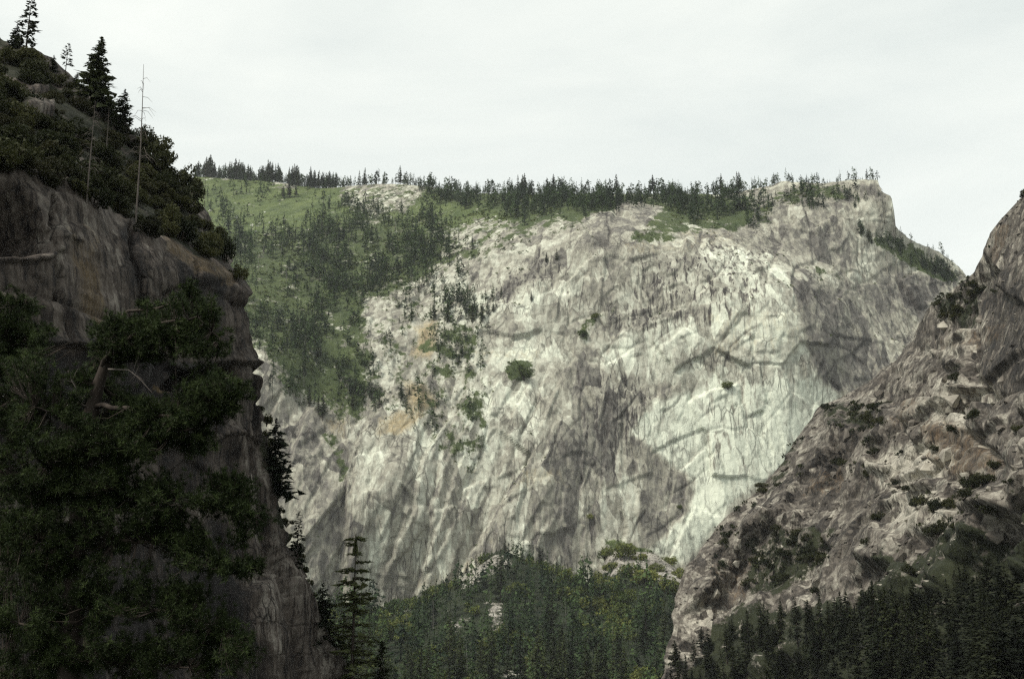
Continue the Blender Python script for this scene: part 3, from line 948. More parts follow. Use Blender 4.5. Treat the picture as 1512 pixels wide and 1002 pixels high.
def right_relief(XX, ZZ, px, py, maps):
    w1, w2 = 6 * fbm(px / 30, py / 30, 3, 401), 6 * fbm(px / 30, py / 30, 3, 411)
    at = {k: msample(m, px + w1, py + w2) for k, m in maps.items()}
    slab = msample(poly_mask([(1430, 430), (1500, 390), (1760, 370), (1760, 640), (1440, 570)], 10), px, py)
    # rock surface coordinates in pixels of bearing scaled to metres at 450 m
    u0, v0 = px * 0.31, -py * 0.31
    ux, uz = u0 + 3 * fbm(u0 / 26, v0 / 26, 3, 421), v0 + 3 * fbm(u0 / 26, v0 / 26, 3, 431)
    slab = np.maximum(slab, 0.8 * msample(poly_mask([(1225, 800), (1285, 715), (1335, 735), (1270, 860), (1222, 890)], 6), px, py))
    slab = np.maximum(slab, 0.6 * msample(poly_mask([(1330, 545), (1345, 600), (1265, 710), (1190, 760), (1240, 670)], 8), px, py))
    a, j = plates(ux, uz, 46, 22, 0.9, 441)
    b, k = plates(ux, uz, 19, 10, 0.7, 451)
    c, l = plates(ux, uz, 7, 4.2, 0.55, 461)
    e, m2 = plates(ux, uz, 2.3, 1.8, 0.2, 471)
    q = 1 - 0.85 * slab
    d = a * 8.0 * (1 - 0.5 * slab) + (b * 3.6 + c * 1.0 + e * 0.28) * q
    d = d - (1.6 * np.exp(-(k / 0.08) ** 2) + 0.7 * np.exp(-(l / 0.1) ** 2)) * q
    d = d + 1.2 * fbm(ux / 18, uz / 18, 3, 481) + 0.3 * fbm(ux / 2, uz / 2, 3, 491) * q
    cw, ch = px + 4 * fbm(px / 25, py / 25, 3, 501), py + 4 * fbm(px / 25, py / 25, 3, 511)
    for amp, reach, pts in [(7, 16, [(1345, 528), (1380, 520), (1400, 545), (1440, 540)]), (8, 18, [(1290, 705), (1340, 710), (1420, 690)]), (7, 14, [(1310, 760), (1370, 745), (1410, 735)]),
                            (6, 12, [(1210, 610), (1250, 660), (1200, 740)]), (6, 14, [(1220, 860), (1280, 780), (1330, 750)]), (5, 12, [(1350, 640), (1390, 610), (1440, 600)]),
                            (5, 12, [(1100, 800), (1150, 770), (1200, 780)]), (5, 12, [(1420, 640), (1470, 650), (1512, 620)]), (6, 14, [(1380, 810), (1430, 770), (1512, 760)]),
                            (5, 10, [(1040, 860), (1090, 850), (1130, 880)])]:
        dist, sg, tt = line_dist(cw, ch, pts)
        fade = sstep(0, 0.1, tt) * sstep(1, 0.9, tt)
        d = d + amp * 0.6 * fade * np.where(sg > 0, np.exp(-dist / reach), -0.5 * np.exp(-dist / (reach * 0.5)))
    for dep, hw, pts in [(5, 5, [(1440, 560), (1450, 640), (1490, 690)]), (5, 5, [(1340, 560), (1290, 640), (1200, 740), (1170, 790)]), (4, 4, [(1260, 850), (1300, 790), (1350, 760)])]:
        dist, sg, tt = line_dist(cw, ch, pts)
        d = d - dep * np.exp(-(dist / hw) ** 2)
    d = d * (1 - 0.75 * sstep(430, 360, py))
    return at, d


RMAP_STREAK = make_map(0.1, [(0.9, 10, [(1430, 430), (1700, 370), (1700, 620), (1440, 560)])])
right_slope, RP, RAT = edge_patch('right_slope', RIGHT_EDGE, RIGHT_CTRL, 180.0, 1690.0, 450, 370, M_RIGHT,
                                  dict(veg=RMAP_VEG, tone=RMAP_TONE, ochre=RMAP_OCHRE, streak=RMAP_STREAK), right_relief, False)
RPX, RPY = proj(RP)

# ------------------------------------------------------------------ VALLEY FLOOR
def ground(x, y):
    base = np.interp(y, [-800, -30, 0, 25, 60, 120, 170, 300, 450, 600, 900, 1050, 1400, 3000], [-1.7, -1.7, -1.75, -10, -22, -34, -44, -85, -110, -120, -113, -95, -60, -60])
    foot = np.interp(x, [-700, -290, -150, -90, -15, 40, 105, 130, 185, 232, 300, 900], [-90, -90, -96, -62, -6, -30, -58, -10, -14, -44, -60, -70])
    k = sstep(1020, 1345, y)
    z = base + (foot - base) * k
    z = z + 5 * fbm(x / 90, y / 90, 4, 601) * sstep(100, 400, y) + 1.2 * fbm(x / 14, y / 14, 3, 611) * sstep(20, 120, y)
    return z


def build_floor():
    xs = np.concatenate([np.linspace(-1600, -420, 12)[:-1], np.linspace(-420, 620, 131), np.linspace(620, 1600, 12)[1:]])
    ys = np.concatenate([np.linspace(-700, -40, 10)[:-1], np.linspace(-40, 1420, 184), np.linspace(1420, 2700, 14)[1:]])
    X, Y = np.meshgrid(xs, ys)
    Z = ground(X, Y)
    Z = np.where(Y > 1420, -60, Z)
    P = np.stack([X, Y, Z], -1)
    px, py = proj(P)
    bare = make_map(0.0, [(1, 12, [(722, 890), (738, 890), (748, 950), (728, 945)]), (0.8, 12, [(660, 917), (690, 912), (690, 925), (660, 928)]), (0.8, 8, [(745, 985), (762, 985), (762, 1000), (745, 1000)]),
                          (1, 8, [(865, 790), (1030, 800), (1030, 860), (960, 870), (960, 850), (870, 845)]), (0.7, 6, [(650, 860), (740, 815), (760, 830), (690, 870)])])
    bm = np.clip(msample(bare, px, py) * 0.9 + 0.15 * fbm(px / 12, py / 8, 3, 77), 0, 1) * (Y > 300)
    n = np.zeros(X.shape)
    me = mesh_from('valley_floor', P.reshape(-1, 3), grid_faces(*X.shape), M_FLOOR, True,
                   dict(tone=n + 0.62, ochre=n - 0.5, veg=1.0 - bm, streak=n))
    o = add('valley_floor', me)
    o['kind'] = 'structure'
    return bare


BARE = build_floor()

# ------------------------------------------------------------------ plant and rock shapes
def tube(pts, rads, sides=5):
    pts = np.asarray(pts, float)
    n = len(pts)
    tan = np.gradient(pts, axis=0)
    tan /= np.linalg.norm(tan, axis=1, keepdims=True) + 1e-9
    ref = np.array([0.31, 0.95, 0.05]) if abs(tan[0] @ np.array([0.31, 0.95, 0.05])) < 0.9 else np.array([1.0, 0, 0])
    a = np.cross(tan, ref)
    a /= np.linalg.norm(a, axis=1, keepdims=True) + 1e-9
    b = np.cross(tan, a)
    th = np.arange(sides) * 2 * math.pi / sides
    V = pts[:, None] + np.asarray(rads)[:, None, None] * (np.cos(th)[None, :, None] * a[:, None] + np.sin(th)[None, :, None] * b[:, None])
    F = []
    for i in range(n - 1):
        for k in range(sides):
            k2 = (k + 1) % sides
            F.append((i * sides + k, i * sides + k2, (i + 1) * sides + k2))
            F.append((i * sides + k, (i + 1) * sides + k2, (i + 1) * sides + k))
    return V.reshape(-1, 3), np.array(F)


class Soup:
    def __init__(self):
        self.V, self.F, self.n = [], [], 0

    def put(self, V, F):
        self.V.append(V)
        self.F.append(np.asarray(F) + self.n)
        self.n += len(V)

    def tris(self, A, B, C):
        V = np.stack([A, B, C], 1).reshape(-1, 3)
        self.put(V, np.arange(len(V)).reshape(-1, 3))

    def get(self):
        return np.concatenate(self.V), np.concatenate(self.F)


def conifer_shape(h, r, crown_from, levels, per, sprays, g, openness=0.0, power=0.85, droop=0.35, clump=False, fat=1.0, tseg=6, tsides=5):
    """(trunk V,F), (crown V,F). Sprays of needles along drooping branches, in whorls up the trunk"""
    tk = Soup()
    bend = g.normal(0, 0.012 * h, 2)
    zz = np.linspace(0, 1, tseg)
    tp = np.stack([bend[0] * zz ** 2, bend[1] * zz ** 2, zz * h * 0.985], -1)
    tk.put(*tube(tp, (1 - zz * 0.94) * h * 0.0145, tsides))
    A, B, C = [], [], []
    for lv in range(levels):
        f = (lv + g.random() * 0.9) / levels
        for k in range(per):
            f = min(0.985, (lv + g.random() * 1.3) / levels)
            z0 = h * (crown_from + (1 - crown_from) * f)
            rad0 = r * (1 - f) ** power * (0.55 + 0.45 * min(1, f * 5 + 0.35))
            if g.random() < openness:
                continue
            rad = rad0 * g.uniform(0.55, 1.2) + 0.012 * h
            az = g.random() * 2 * math.pi
            dr = droop * g.uniform(0.3, 1.3) * (1 - 1.25 * f)
            dirv = np.array([math.cos(az), math.sin(az), 0])
            side = np.array([-math.sin(az), math.cos(az), 0])
            cx = np.array([bend[0] * (z0 / h) ** 2, bend[1] * (z0 / h) ** 2, z0])
            tip = cx + dirv * rad + np.array([0, 0, -dr * rad])
            if sprays > 3 and rad > 0.08 * h * 0.5:
                tk.put(*tube(np.stack([cx, (cx + tip) / 2, tip]), [h * 0.0028, h * 0.002, h * 0.0008], 3))
            for q in range(sprays):
                ff = (0.45 + 0.6 * g.random()) if clump else (0.12 + 0.95 * (q + g.random()) / sprays)
                w = rad * (0.50 if sprays < 3 else 0.32) * g.uniform(0.6, 1.25) * (1.15 - 0.4 * ff) * fat + 0.008 * h * fat
                p = cx + (tip - cx) * ff + np.array([0, 0, g.normal(0, 0.05) * rad])
                ang = g.normal(0, 0.7)
                o = dirv * math.cos(ang) + side * math.sin(ang)
                o2 = np.cross(o, [0, 0, 1]) + np.array([0, 0, g.normal(0, 0.8)])
                ln = rad * (0.62 if sprays < 3 else 0.34) * g.uniform(0.6, 1.3) + 0.01 * h
                up = np.array([0, 0, g.uniform(-0.45, 0.25) * ln])
                A.append(p - o * ln * 0.45 + o2 * w * 0.33)
                B.append(p - o * ln * 0.4 - o2 * w * 0.36)
                C.append(p + o * ln * 0.75 + up)
    cr = Soup()
    cr.tris(np.array(A), np.array(B), np.array(C))
    # leader
    top = np.array([bend[0], bend[1], h * 0.93])
    for k in range(3):
        a = k * 2.1
        s = np.array([math.cos(a), math.sin(a), 0]) * h * 0.012
        cr.tris((top + s)[None], (top - s)[None], (top + np.array([0, 0, h * 0.08]))[None])
    return tk.get(), cr.get()


def bush_shape(n, g, flat=0.75, lobes=7, leaf=0.13):
    """unit radius shrub: lobed clumps of leaf sprays, with gaps"""
    cs = []
    for k in range(lobes):
        a = g.random() * 6.283
        q = g.random() ** 0.6 * 0.72
        cs.append((math.cos(a) * q, math.sin(a) * q, flat * g.uniform(0.25, 0.85) * (1.1 - 0.5 * q), g.uniform(0.26, 0.46)))
    cs = np.array(cs)
    idx = g.integers(0, lobes, n)
    dirs = g.normal(size=(n, 3))
    dirs /= np.linalg.norm(dirs, axis=1, keepdims=True)
    rr = cs[idx, 3:4] * (0.55 + 0.5 * g.random((n, 1)))
    p = cs[idx, :3] + dirs * rr * np.array([1, 1, 0.8])
    p[:, 2] = np.maximum(p[:, 2], 0.0)
    t = g.normal(size=(n, 3)) + dirs * 0.7
    t /= np.linalg.norm(t, axis=1, keepdims=True)
    u = np.cross(t, g.normal(size=(n, 3)))
    u /= np.linalg.norm(u, axis=1, keepdims=True)
    L = leaf * g.uniform(0.6, 1.4, (n, 1))
    s = Soup()
    s.tris(p - t * L * 0.6 + u * L * 0.55, p - t * L * 0.5 - u * L * 0.55, p + t * L)
    st = Soup()
    for k in range(5):
        c = cs[k % lobes]
        st.put(*tube(np.array([[0, 0, -0.25], [c[0] * 0.4, c[1] * 0.4, c[2] * 0.45], c[:3]]), [0.05, 0.035, 0.015], 4))
    return st.get(), s.get()


def snag_shape(h, g, twigs=14, r=0.011, reach=0.1):
    s = Soup()
    zz = np.linspace(0, 1, 7)
    bend = g.normal(0, 0.02 * h, 2)
    s.put(*tube(np.stack([bend[0] * zz ** 2, bend[1] * zz ** 2, zz * h], -1), (1 - 0.85 * zz) * h * r, 5))
    tw = Soup()
    for k in range(twigs):
        f = g.uniform(0.3, 0.95)
        a = g.random() * 6.283
        L = h * reach * g.uniform(0.4, 1.2) * (1.2 - f)
        c = np.array([bend[0] * f * f, bend[1] * f * f, f * h])
        d = np.array([math.cos(a), math.sin(a), 0])
        tw.put(*tube(np.stack([c, c + d * L * 0.5 + [0, 0, L * 0.1], c + d * L + [0, 0, -L * g.uniform(0.0, 0.7)]]), [h * r * 0.28, h * r * 0.2, h * r * 0.08], 3))
    return s.get(), tw.get()


def rock_shape(g):
    """faceted block, unit size"""
    import bmesh
    bm = bmesh.new()
    n = 12
    pts = g.normal(size=(n, 3))
    pts /= np.max(np.abs(pts), axis=1, keepdims=True) ** 0.7 * np.linalg.norm(pts, axis=1, keepdims=True) ** 0.3
    pts *= np.array([0.62, 0.5, 0.42]) * g.uniform(0.8, 1.1, (n, 1))
    for p in pts:
        bm.verts.new(p)
    r = bmesh.ops.convex_hull(bm, input=bm.verts)
    bmesh.ops.delete(bm, geom=[v for v in bm.verts if not v.link_faces], context='VERTS')
    bmesh.ops.triangulate(bm, faces=bm.faces)
    bm.verts.index_update()
    V = np.array([v.co[:] for v in bm.verts])
    F = np.array([[v.index for v in f.verts] for f in bm.faces])
    bm.free()
    return V, F


def merge(shapes, pos, rz, sc, pick, tint):
    """many small plants joined into one mesh: returns V, F, tint"""
    Vs, Fs, Ts, n = [], [], [], 0
    pick = np.asarray(pick)
    for s, (V, F) in enumerate(shapes):
        ii = np.where(pick == s)[0]
        if not len(ii):
            continue
        c, q = np.cos(rz[ii])[:, None], np.sin(rz[ii])[:, None]
        s3 = sc[ii]
        if s3.ndim == 1:
            s3 = np.repeat(s3[:, None], 3, 1)
        x, y, z = V[None, :, 0] * s3[:, 0:1], V[None, :, 1] * s3[:, 1:2], V[None, :, 2] * s3[:, 2:3]
        W_ = np.stack([x * c - y * q, x * q + y * c, z], -1) + pos[ii][:, None]
        Vs.append(W_.reshape(-1, 3))
        Fs.append((F[None] + n + (np.arange(len(ii)) * len(V))[:, None, None]).reshape(-1, 3))
        Ts.append(np.repeat(tint[ii], len(V)))
        n += len(ii) * len(V)
    return np.concatenate(Vs), np.concatenate(Fs), np.concatenate(Ts)


M_BARK = bark_material('grey_brown_bark', (0.020, 0.015, 0.012), (0.065, 0.052, 0.043))
M_DEADWOOD = bark_material('bleached_dead_wood', (0.13, 0.12, 0.11), (0.30, 0.28, 0.25))
M_DARKWOOD = bark_material('dull_dead_wood', (0.055, 0.045, 0.04), (0.16, 0.14, 0.125))
M_FIR = leaf_material('fir_needles', (0.012, 0.021, 0.010), (0.068, 0.086, 0.034))
M_FIRM = leaf_material('fir_needles_far', (0.009, 0.020, 0.010), (0.068, 0.108, 0.036), True)
M_BROAD = leaf_material('broad_leaves', (0.044, 0.068, 0.018), (0.18, 0.19, 0.05))
M_BROADM = leaf_material('broad_leaves_far', (0.034, 0.06, 0.017), (0.16, 0.18, 0.05), True)
M_DARKFIR = leaf_material('dark_needles', (0.008, 0.013, 0.006), (0.034, 0.042, 0.016))  # a darker green than the plain fir needles
M_DARKBUSH = leaf_material('scrub_leaves', (0.012, 0.017, 0.006), (0.050, 0.052, 0.018))
M_NEAR = leaf_material('pine_needles', (0.006, 0.011, 0.004), (0.056, 0.078, 0.026), True, trans=0.2)

g0 = np.random.default_rng(11)


def mk(shape, nm, mt, mc):
    (tv, tf), (cv, cf) = shape
    return mesh_from(nm + '_trunk', tv, tf, mt, True), mesh_from(nm + '_crown', cv, cf, mc, False)


# unit-height conifers (height 1): mid detail for the individuals, low for the far forest
FIR_MID = [conifer_shape(1, g0.uniform(0.13, 0.19), g0.uniform(0.06, 0.25), 26, 6, 5, g0, g0.uniform(0.05, 0.3), fat=1.35) for _ in range(7)]
FIR_LOW = [conifer_shape(1, g0.uniform(0.13, 0.21), g0.uniform(0.05, 0.25), 14, 4, 1, g0, g0.uniform(0.0, 0.15), fat=1.9, tseg=3, tsides=3) for _ in range(5)] + \
    [conifer_shape(1, 0.17, 0.3, 12, 5, 1, g0, 0.3, 0.45, 0.1, True, fat=2.2, tseg=3, tsides=3) for _ in range(3)]
FIR_LOW = [(np.concatenate([t[0], c[0]]), np.concatenate([t[1], c[1] + len(t[0])])) for t, c in FIR_LOW]
BUSH_MID = [bush_shape(1300, g0, g0.uniform(0.7, 1.0), 11, 0.08) for _ in range(6)]
BUSH_LOW = [bush_shape(30, g0, g0.uniform(0.6, 1.0), 6, 0.32)[1] for _ in range(6)]
TREE_LOW = [bush_shape(240, g0, 1.2, 8, 0.15)[1] for _ in range(5)]
SNAG = [snag_shape(1, g0) for _ in range(4)]

FIR_ME = [mk(s, 'fir', M_BARK, M_FIR) for s in FIR_MID]
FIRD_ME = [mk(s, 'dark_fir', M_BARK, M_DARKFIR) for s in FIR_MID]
BUSH_ME = [mk(s, 'scrub', M_BARK, M_DARKBUSH) for s in BUSH_MID]
BROAD_ME = [mk(s, 'broadleaf', M_BARK, M_BROAD) for s in BUSH_MID]
SNAG_ME = [mk(s, 'snag', M_DEADWOOD, M_DEADWOOD) for s in SNAG]


def plant(name, label, cat, group, mes, pos, h, wide=1.0, names=('trunk', 'crown'), rz=None):
    o = thing(name, label, cat, tuple(pos), g0.random() * 6.283 if rz is None else rz, group)
    for nm, me in zip(names, mes):
        c = add(nm, me, o)
        c.scale = (h * wide, h * wide, h)
    return o



def where(p, spots, far):
    """the named spot of the scene nearest to where a plant stands"""
    a, b = proj(np.asarray(p, float)[None])
    best = min(spots, key=lambda q: (q[0] - a[0]) ** 2 + (q[1] - b[0]) ** 2)
    return best[2] if best else far


SKY_SPOTS = [(330, 262, 'above the green meadow end nearest the dark cliff'), (450, 272, 'above the middle of the green meadow'), (560, 272, 'above the bare rock outcrop'), (700, 285, 'above the forest belt beside the outcrop'),
             (860, 286, 'above the middle of the forest belt'), (1020, 286, 'above the forest belt near the summit block'), (1150, 272, 'where the summit block begins'), (1220, 270, 'on the summit block'), (1290, 266, 'at the edge of the summit block'),
             (1380, 372, 'on the shoulder falling away from the summit block')]
VAL_SPOTS = [(540, 960, 'close to the lone pine'), (640, 960, 'between the lone pine and the stony gap'), (735, 960, 'around the stony gap'), (830, 960, 'past the stony gap towards the brown slope'), (930, 960, 'nearing the brown slope'), (1000, 960, 'at the very foot of the brown slope')]
SLOPE_SPOTS = [(1400, 440, 'on the uppermost ledges below the crest'), (1270, 620, 'in the wide scrub patch near the crest'), (1160, 690, 'on the edge against the pale wall'), (1130, 820, 'in the big scrub patch low on the slope'), (1210, 820, 'in the gully beside the leaning slab'),
               (1410, 600, 'below the smooth dark slab'), (1280, 690, 'above the pale broken blocks'), (1380, 760, 'among the pale broken blocks'), (1060, 840, 'at the lowest corner by the talus'), (1480, 700, 'on the dark blocks above the near wood'), (1480, 330, 'near the top of the crest')]
WOOD_SPOTS = [(1010, 990, 'at the lower tip of the brown slope'), (1090, 950, 'below the talus corner of the slope'), (1170, 930, 'below the scrub gully'), (1250, 930, 'below the leaning slab'), (1330, 920, 'below the pale broken blocks'), (1420, 880, 'around the tallest spire of the wood'),
              (1500, 880, 'below the dark blocks by the slope end')]
CLIFF_SPOTS = [(20, 110, 'below the tall open pine'), (60, 230, 'above the cave in the rock face'), (120, 250, 'around the dead tree with drooping branches'), (150, 180, 'at the foot of the broad full fir'), (200, 280, 'around the tall slender dead trunk'), (270, 290, 'by the big leafy bush of the shoulder'), (310, 370, 'above the end of the rim ledge')]
# ------------------------------------------------------------------ FORESTS OF THE MOUNTAIN
TREE_MAP = make_map(0.0, [
    (0.20, 26, [(330, 330), (640, 320), (680, 390), (600, 440), (550, 440), (560, 560), (500, 600), (430, 570), (370, 480)]),
    (0.14, 24, [(560, 380), (700, 370), (690, 440), (640, 480), (560, 500)]),
    (0.07, 16, [(540, 430), (640, 420), (730, 430), (725, 560), (720, 690), (660, 690), (610, 620), (540, 620)]),
    (0.40, 30, [(365, 470), (440, 430), (530, 430), (545, 500), (530, 580), (450, 590), (390, 520)]),
    (0.30, 26, [(400, 360), (480, 330), (520, 370), (640, 360), (640, 420), (560, 440), (440, 440), (380, 430)]),
    (0.35, 14, [(480, 300), (560, 310), (560, 340), (500, 345)]),
    (0.55, 8, [(625, 278), (800, 288), (1100, 284), (1115, 310), (1020, 330), (985, 308), (930, 300), (850, 322), (790, 315), (720, 318), (650, 302)]),
    (0.35, 8, [(1100, 285), (1140, 290), (1145, 330), (1110, 340)]),
    (0.25, 6, [(1150, 278), (1295, 275), (1290, 300), (1160, 305)]),
    (1.6, 6, [(1278, 350), (1330, 356), (1400, 395), (1425, 412), (1395, 410), (1330, 385)]),
    (0.5, 5, [(500, 570), (600, 585), (590, 606), (500, 605)]),
    (0.2, 10, [(620, 500), (690, 500), (690, 545), (640, 555)]),
    (0.4, 5, [(625, 430), (720, 440), (715, 475), (640, 470)]),
    (0.05, 5, [(280, 255), (470, 276), (470, 300), (280, 320)])])
area = np.linalg.norm(np.cross(np.gradient(MP, axis=1), np.gradient(MP, axis=0)), axis=-1)
dens = msample(TREE_MAP, MPX + 22 * fbm(MPX / 40, MPY / 30, 4, 701), MPY + 16 * fbm(MPX / 40, MPY / 30, 4, 702))
clump = np.clip(0.5 + 1.5 * fbm(MP[..., 0] / 32, MP[..., 1] / 60, 5, 703, 0.65), 0.03, 1.6)
wgt = (dens * clump * np.minimum(area, 14)).ravel()
NT = 3700
ii = rng.choice(wgt.size, NT, replace=False, p=wgt / wgt.sum())
tpos = MP.reshape(-1, 3)[ii]
th = 9 + 24 * rng.random(NT) ** 1.4
th = np.where(MPX.ravel()[ii] > 1280, th * 0.8, th)
# the line of trees along the ridge
rimx = np.concatenate([rng.uniform(285, 500, 520), rng.uniform(500, 640, 150), rng.uniform(640, 1100, 330), rng.uniform(1100, 1300, 90), rng.uniform(1325, 1425, 30)])
rk = (vnoise(rimx / 9, rimx * 0, 801) + 0.6 * vnoise(rimx / 30, rimx * 0, 802) > np.where(rimx < 500, -2.0, -0.22)) | (rng.random(len(rimx)) < 0.25)
rimx = rimx[rk]
rim_row = MP[-1]
rpx = MPX[-1]
rid = np.array([np.argmin(np.abs(rpx - x)) for x in rimx])
rpos = rim_row[rid] + np.stack([np.zeros(len(rid)), rng.uniform(-4, 12, len(rid)), np.full(len(rid), -1.0)], -1)
rh = (12 + 30 * rng.random(len(rid)) ** 1.5) * (1 + 0.7 * vnoise(rimx / 14, rimx * 0, 803)) * np.where(rimx > 1100, 0.62, 1.0) * np.where(rimx > 1320, 0.7, 1.0) * np.where(rimx < 500, 1.0, 0.85)
apos = np.concatenate([tpos, rpos])
ah = np.concatenate([th, rh])
ridge = np.concatenate([np.zeros(NT, bool), np.ones(len(rid), bool)])

# valley forest
vp = []
vx = rng.uniform(-330, 330, 9000)
vy = rng.uniform(640, 1350, 9000)
vz = ground(vx, vy)
vpx, vpy = proj(np.stack([vx, vy, vz], -1))
bare_here = msample(BARE, vpx, vpy - 4)
keep = (bare_here < 0.35) & (vpx > 400) & (vpx < 1120)
top_edge = (vpx > 865) & (vpy < 858)
keep &= ~(top_edge & (rng.random(9000) < 0.75))
keep &= hsh(np.floor(vx / 6.5), np.floor(vy / 8), 3) * 0 + rng.random(9000) < 0.24
vx, vy, vz = vx[keep], vy[keep], vz[keep]
vh = rng.uniform(20, 46, len(vx)) * np.where(vy > 1250, 0.62, 1)
stand = fbm(vx / 38, vy / 55, 3, 905)
vh = vh * (1 + 0.45 * fbm(vx / 22, vy / 30, 2, 906))
is_broad = (stand + 0.5 * (rng.random(len(vx)) - 0.5)) > np.where(vy > 1180, -0.1, 0.28)
vpos = np.stack([vx, vy, vz - 0.5], -1)

fir_p, fir_h = vpos[~is_broad], vh[~is_broad]
near_order = np.argsort(-(fir_h / fir_p[:, 1]))
ind = near_order[:105]
rest = near_order[105:]
for k in ind:
    plant('conifer_tree', 'valley conifer ' + where(fir_p[k], VAL_SPOTS, ''), 'conifer', 'conifers in the valley forest', FIR_ME[int(g0.integers(7))], fir_p[k], fir_h[k], g0.uniform(0.8, 1.15))
V, F, T = merge(FIR_LOW, fir_p[rest], rng.random(len(rest)) * 6.28, np.stack([fir_h[rest] * rng.uniform(.8, 1.25, len(rest))] * 2 + [fir_h[rest]], -1), rng.integers(0, 8, len(rest)), np.clip(0.48 + 0.7 * fbm(fir_p[rest, 0] / 25, fir_p[rest, 1] / 40, 3, 907) + 0.5 * (rng.random(len(rest)) - 0.5), 0, 1))
o = add('valley_forest', mesh_from('valley_forest', V, F, M_FIRM, False, dict(tint=T)))
o['kind'] = 'stuff'
for x, yt, d_, h_ in [(655, 868, 1240, 34), (690, 842, 1270, 36), (703, 828, 1290, 33), (746, 812, 1290, 36), (771, 816, 1280, 32), (797, 808, 1290, 38), (822, 836, 1270, 34), (838, 830, 1280, 36), (858, 838, 1275, 34),
                      (880, 858, 1240, 32), (612, 896, 1200, 34), (640, 905, 1130, 36), (715, 870, 1180, 36), (760, 862, 1170, 40), (810, 872, 1150, 38), (850, 880, 1120, 36), (900, 890, 1120, 36), (930, 905, 1080, 38), (965, 912, 1060, 36),
                      (580, 915, 1080, 36), (600, 940, 980, 38), (670, 925, 1040, 38), (780, 905, 1060, 40), (830, 925, 1000, 38), (880, 935, 980, 38), (700, 945, 960, 38), (940, 950, 940, 38), (760, 950, 920, 40), (985, 945, 930, 34), (640, 960, 900, 38)]:
    p = unproj(x, yt, d_)
    zb = float(ground(np.array(p[0]), np.array(p[1])))
    hh_ = max(18.0, min(p[2] - zb, 44.0))
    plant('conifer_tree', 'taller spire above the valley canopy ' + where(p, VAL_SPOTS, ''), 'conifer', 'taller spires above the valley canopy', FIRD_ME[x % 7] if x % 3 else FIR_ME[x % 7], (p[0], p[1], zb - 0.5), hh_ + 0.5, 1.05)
# broadleaf trees of the valley
bp, bh = vpos[is_broad], vh[is_broad] * 0.62
bo = np.argsort(-(bh / bp[:, 1]))
for k in bo[:70]:
    plant('leafy_tree', 'olive green leafy valley tree ' + where(bp[k], VAL_SPOTS, ''), 'tree', 'leafy trees in the valley forest', BROAD_ME[int(g0.integers(6))], bp[k], bh[k] * 0.62, g0.uniform(0.75, 0.95))
k = bo[70:]
V, F, T = merge(TREE_LOW, bp[k], rng.random(len(k)) * 6.28, np.stack([bh[k] * 0.5] * 2 + [bh[k] * 0.62], -1), rng.integers(0, 5, len(k)), rng.random(len(k)))
o = add('valley_scrub', mesh_from('valley_scrub', V, F, M_BROADM, False, dict(tint=T)))
o['kind'] = 'stuff'

# the mountain's trees: skyline row as individuals, the others as one far forest
sel = np.where(ridge)[0]
sel = sel[np.argsort(-ah[sel])][:90]
mask = np.ones(len(apos), bool)
mask[sel] = False
for k in sel:
    plant('conifer_tree', 'skyline conifer ' + where(apos[k], SKY_SPOTS, ''), 'conifer', 'conifers along the skyline ridge', FIR_ME[int(g0.integers(7))], apos[k], ah[k], g0.uniform(0.8, 1.3))
k = np.where(mask)[0]
V, F, T = merge(FIR_LOW, apos[k], rng.random(len(k)) * 6.28, np.stack([ah[k] * rng.uniform(.9, 1.5, len(k))] * 2 + [ah[k]], -1), rng.integers(0, 8, len(k)), rng.random(len(k)))
o = add('mountain_forest', mesh_from('mountain_forest', V, F, M_FIRM, False, dict(tint=T)))
o['kind'] = 'stuff'

# scrub on the mountain's ledges and slopes
GN = grid_normals(MP)
GN = np.where(GN[..., 1:2] > 0, -GN, GN)
w1 = sstep(0.35, 0.75, MVEG) * np.minimum(area, 12) * np.clip(0.4 + 1.5 * fbm(MP[..., 0] / 30, MP[..., 1] / 50, 4, 711), 0, 1.5)
w1 = w1 * np.where(msample(poly_mask([(270, 250), (480, 275), (560, 270), (620, 300), (520, 340), (330, 345), (270, 330)], 10), MPX, MPY) > 0.5, 0.10, 1)
ledge = sstep(0.45, 0.75, GN[..., 2]) * (1 - sstep(0.3, 0.6, MVEG)) * (MPY > 330) * (MPY < 860) * np.where((MPX > 1000) & (MPX < 1200) & (MPY < 410), 0.15, 1) * (1 - 0.8 * sstep(0.7, 0.9, MTONE) * (MPY > 560))
lw = ledge * np.clip(0.1 + 2.2 * fbm(MP[..., 0] / 60, MP[..., 2] / 60, 3, 721), 0, 2)
n1, n2 = 4600, 600
i1 = rng.choice(w1.size, n1, replace=False, p=(w1 / w1.sum()).ravel())
i2 = rng.choice(lw.size, n2, replace=False, p=(lw / lw.sum()).ravel())
sp = np.concatenate([MP.reshape(-1, 3)[i1], MP.reshape(-1, 3)[i2]])
ss = np.concatenate([rng.uniform(1.5, 4.2, n1), rng.uniform(1.2, 3.4, n2)])
V, F, T = merge(BUSH_LOW, sp, rng.random(len(sp)) * 6.28, ss, rng.integers(0, 6, len(sp)), rng.random(len(sp)) * 0.8)
o = add('mountain_scrub', mesh_from('mountain_scrub', V, F, M_BROADM, False, dict(tint=T)))
o['kind'] = 'stuff'


def on(PX, PY, P, x, y):
    k = np.argmin((PX - x) ** 2 + (PY - y) ** 2)
    return P.reshape(-1, 3)[k]


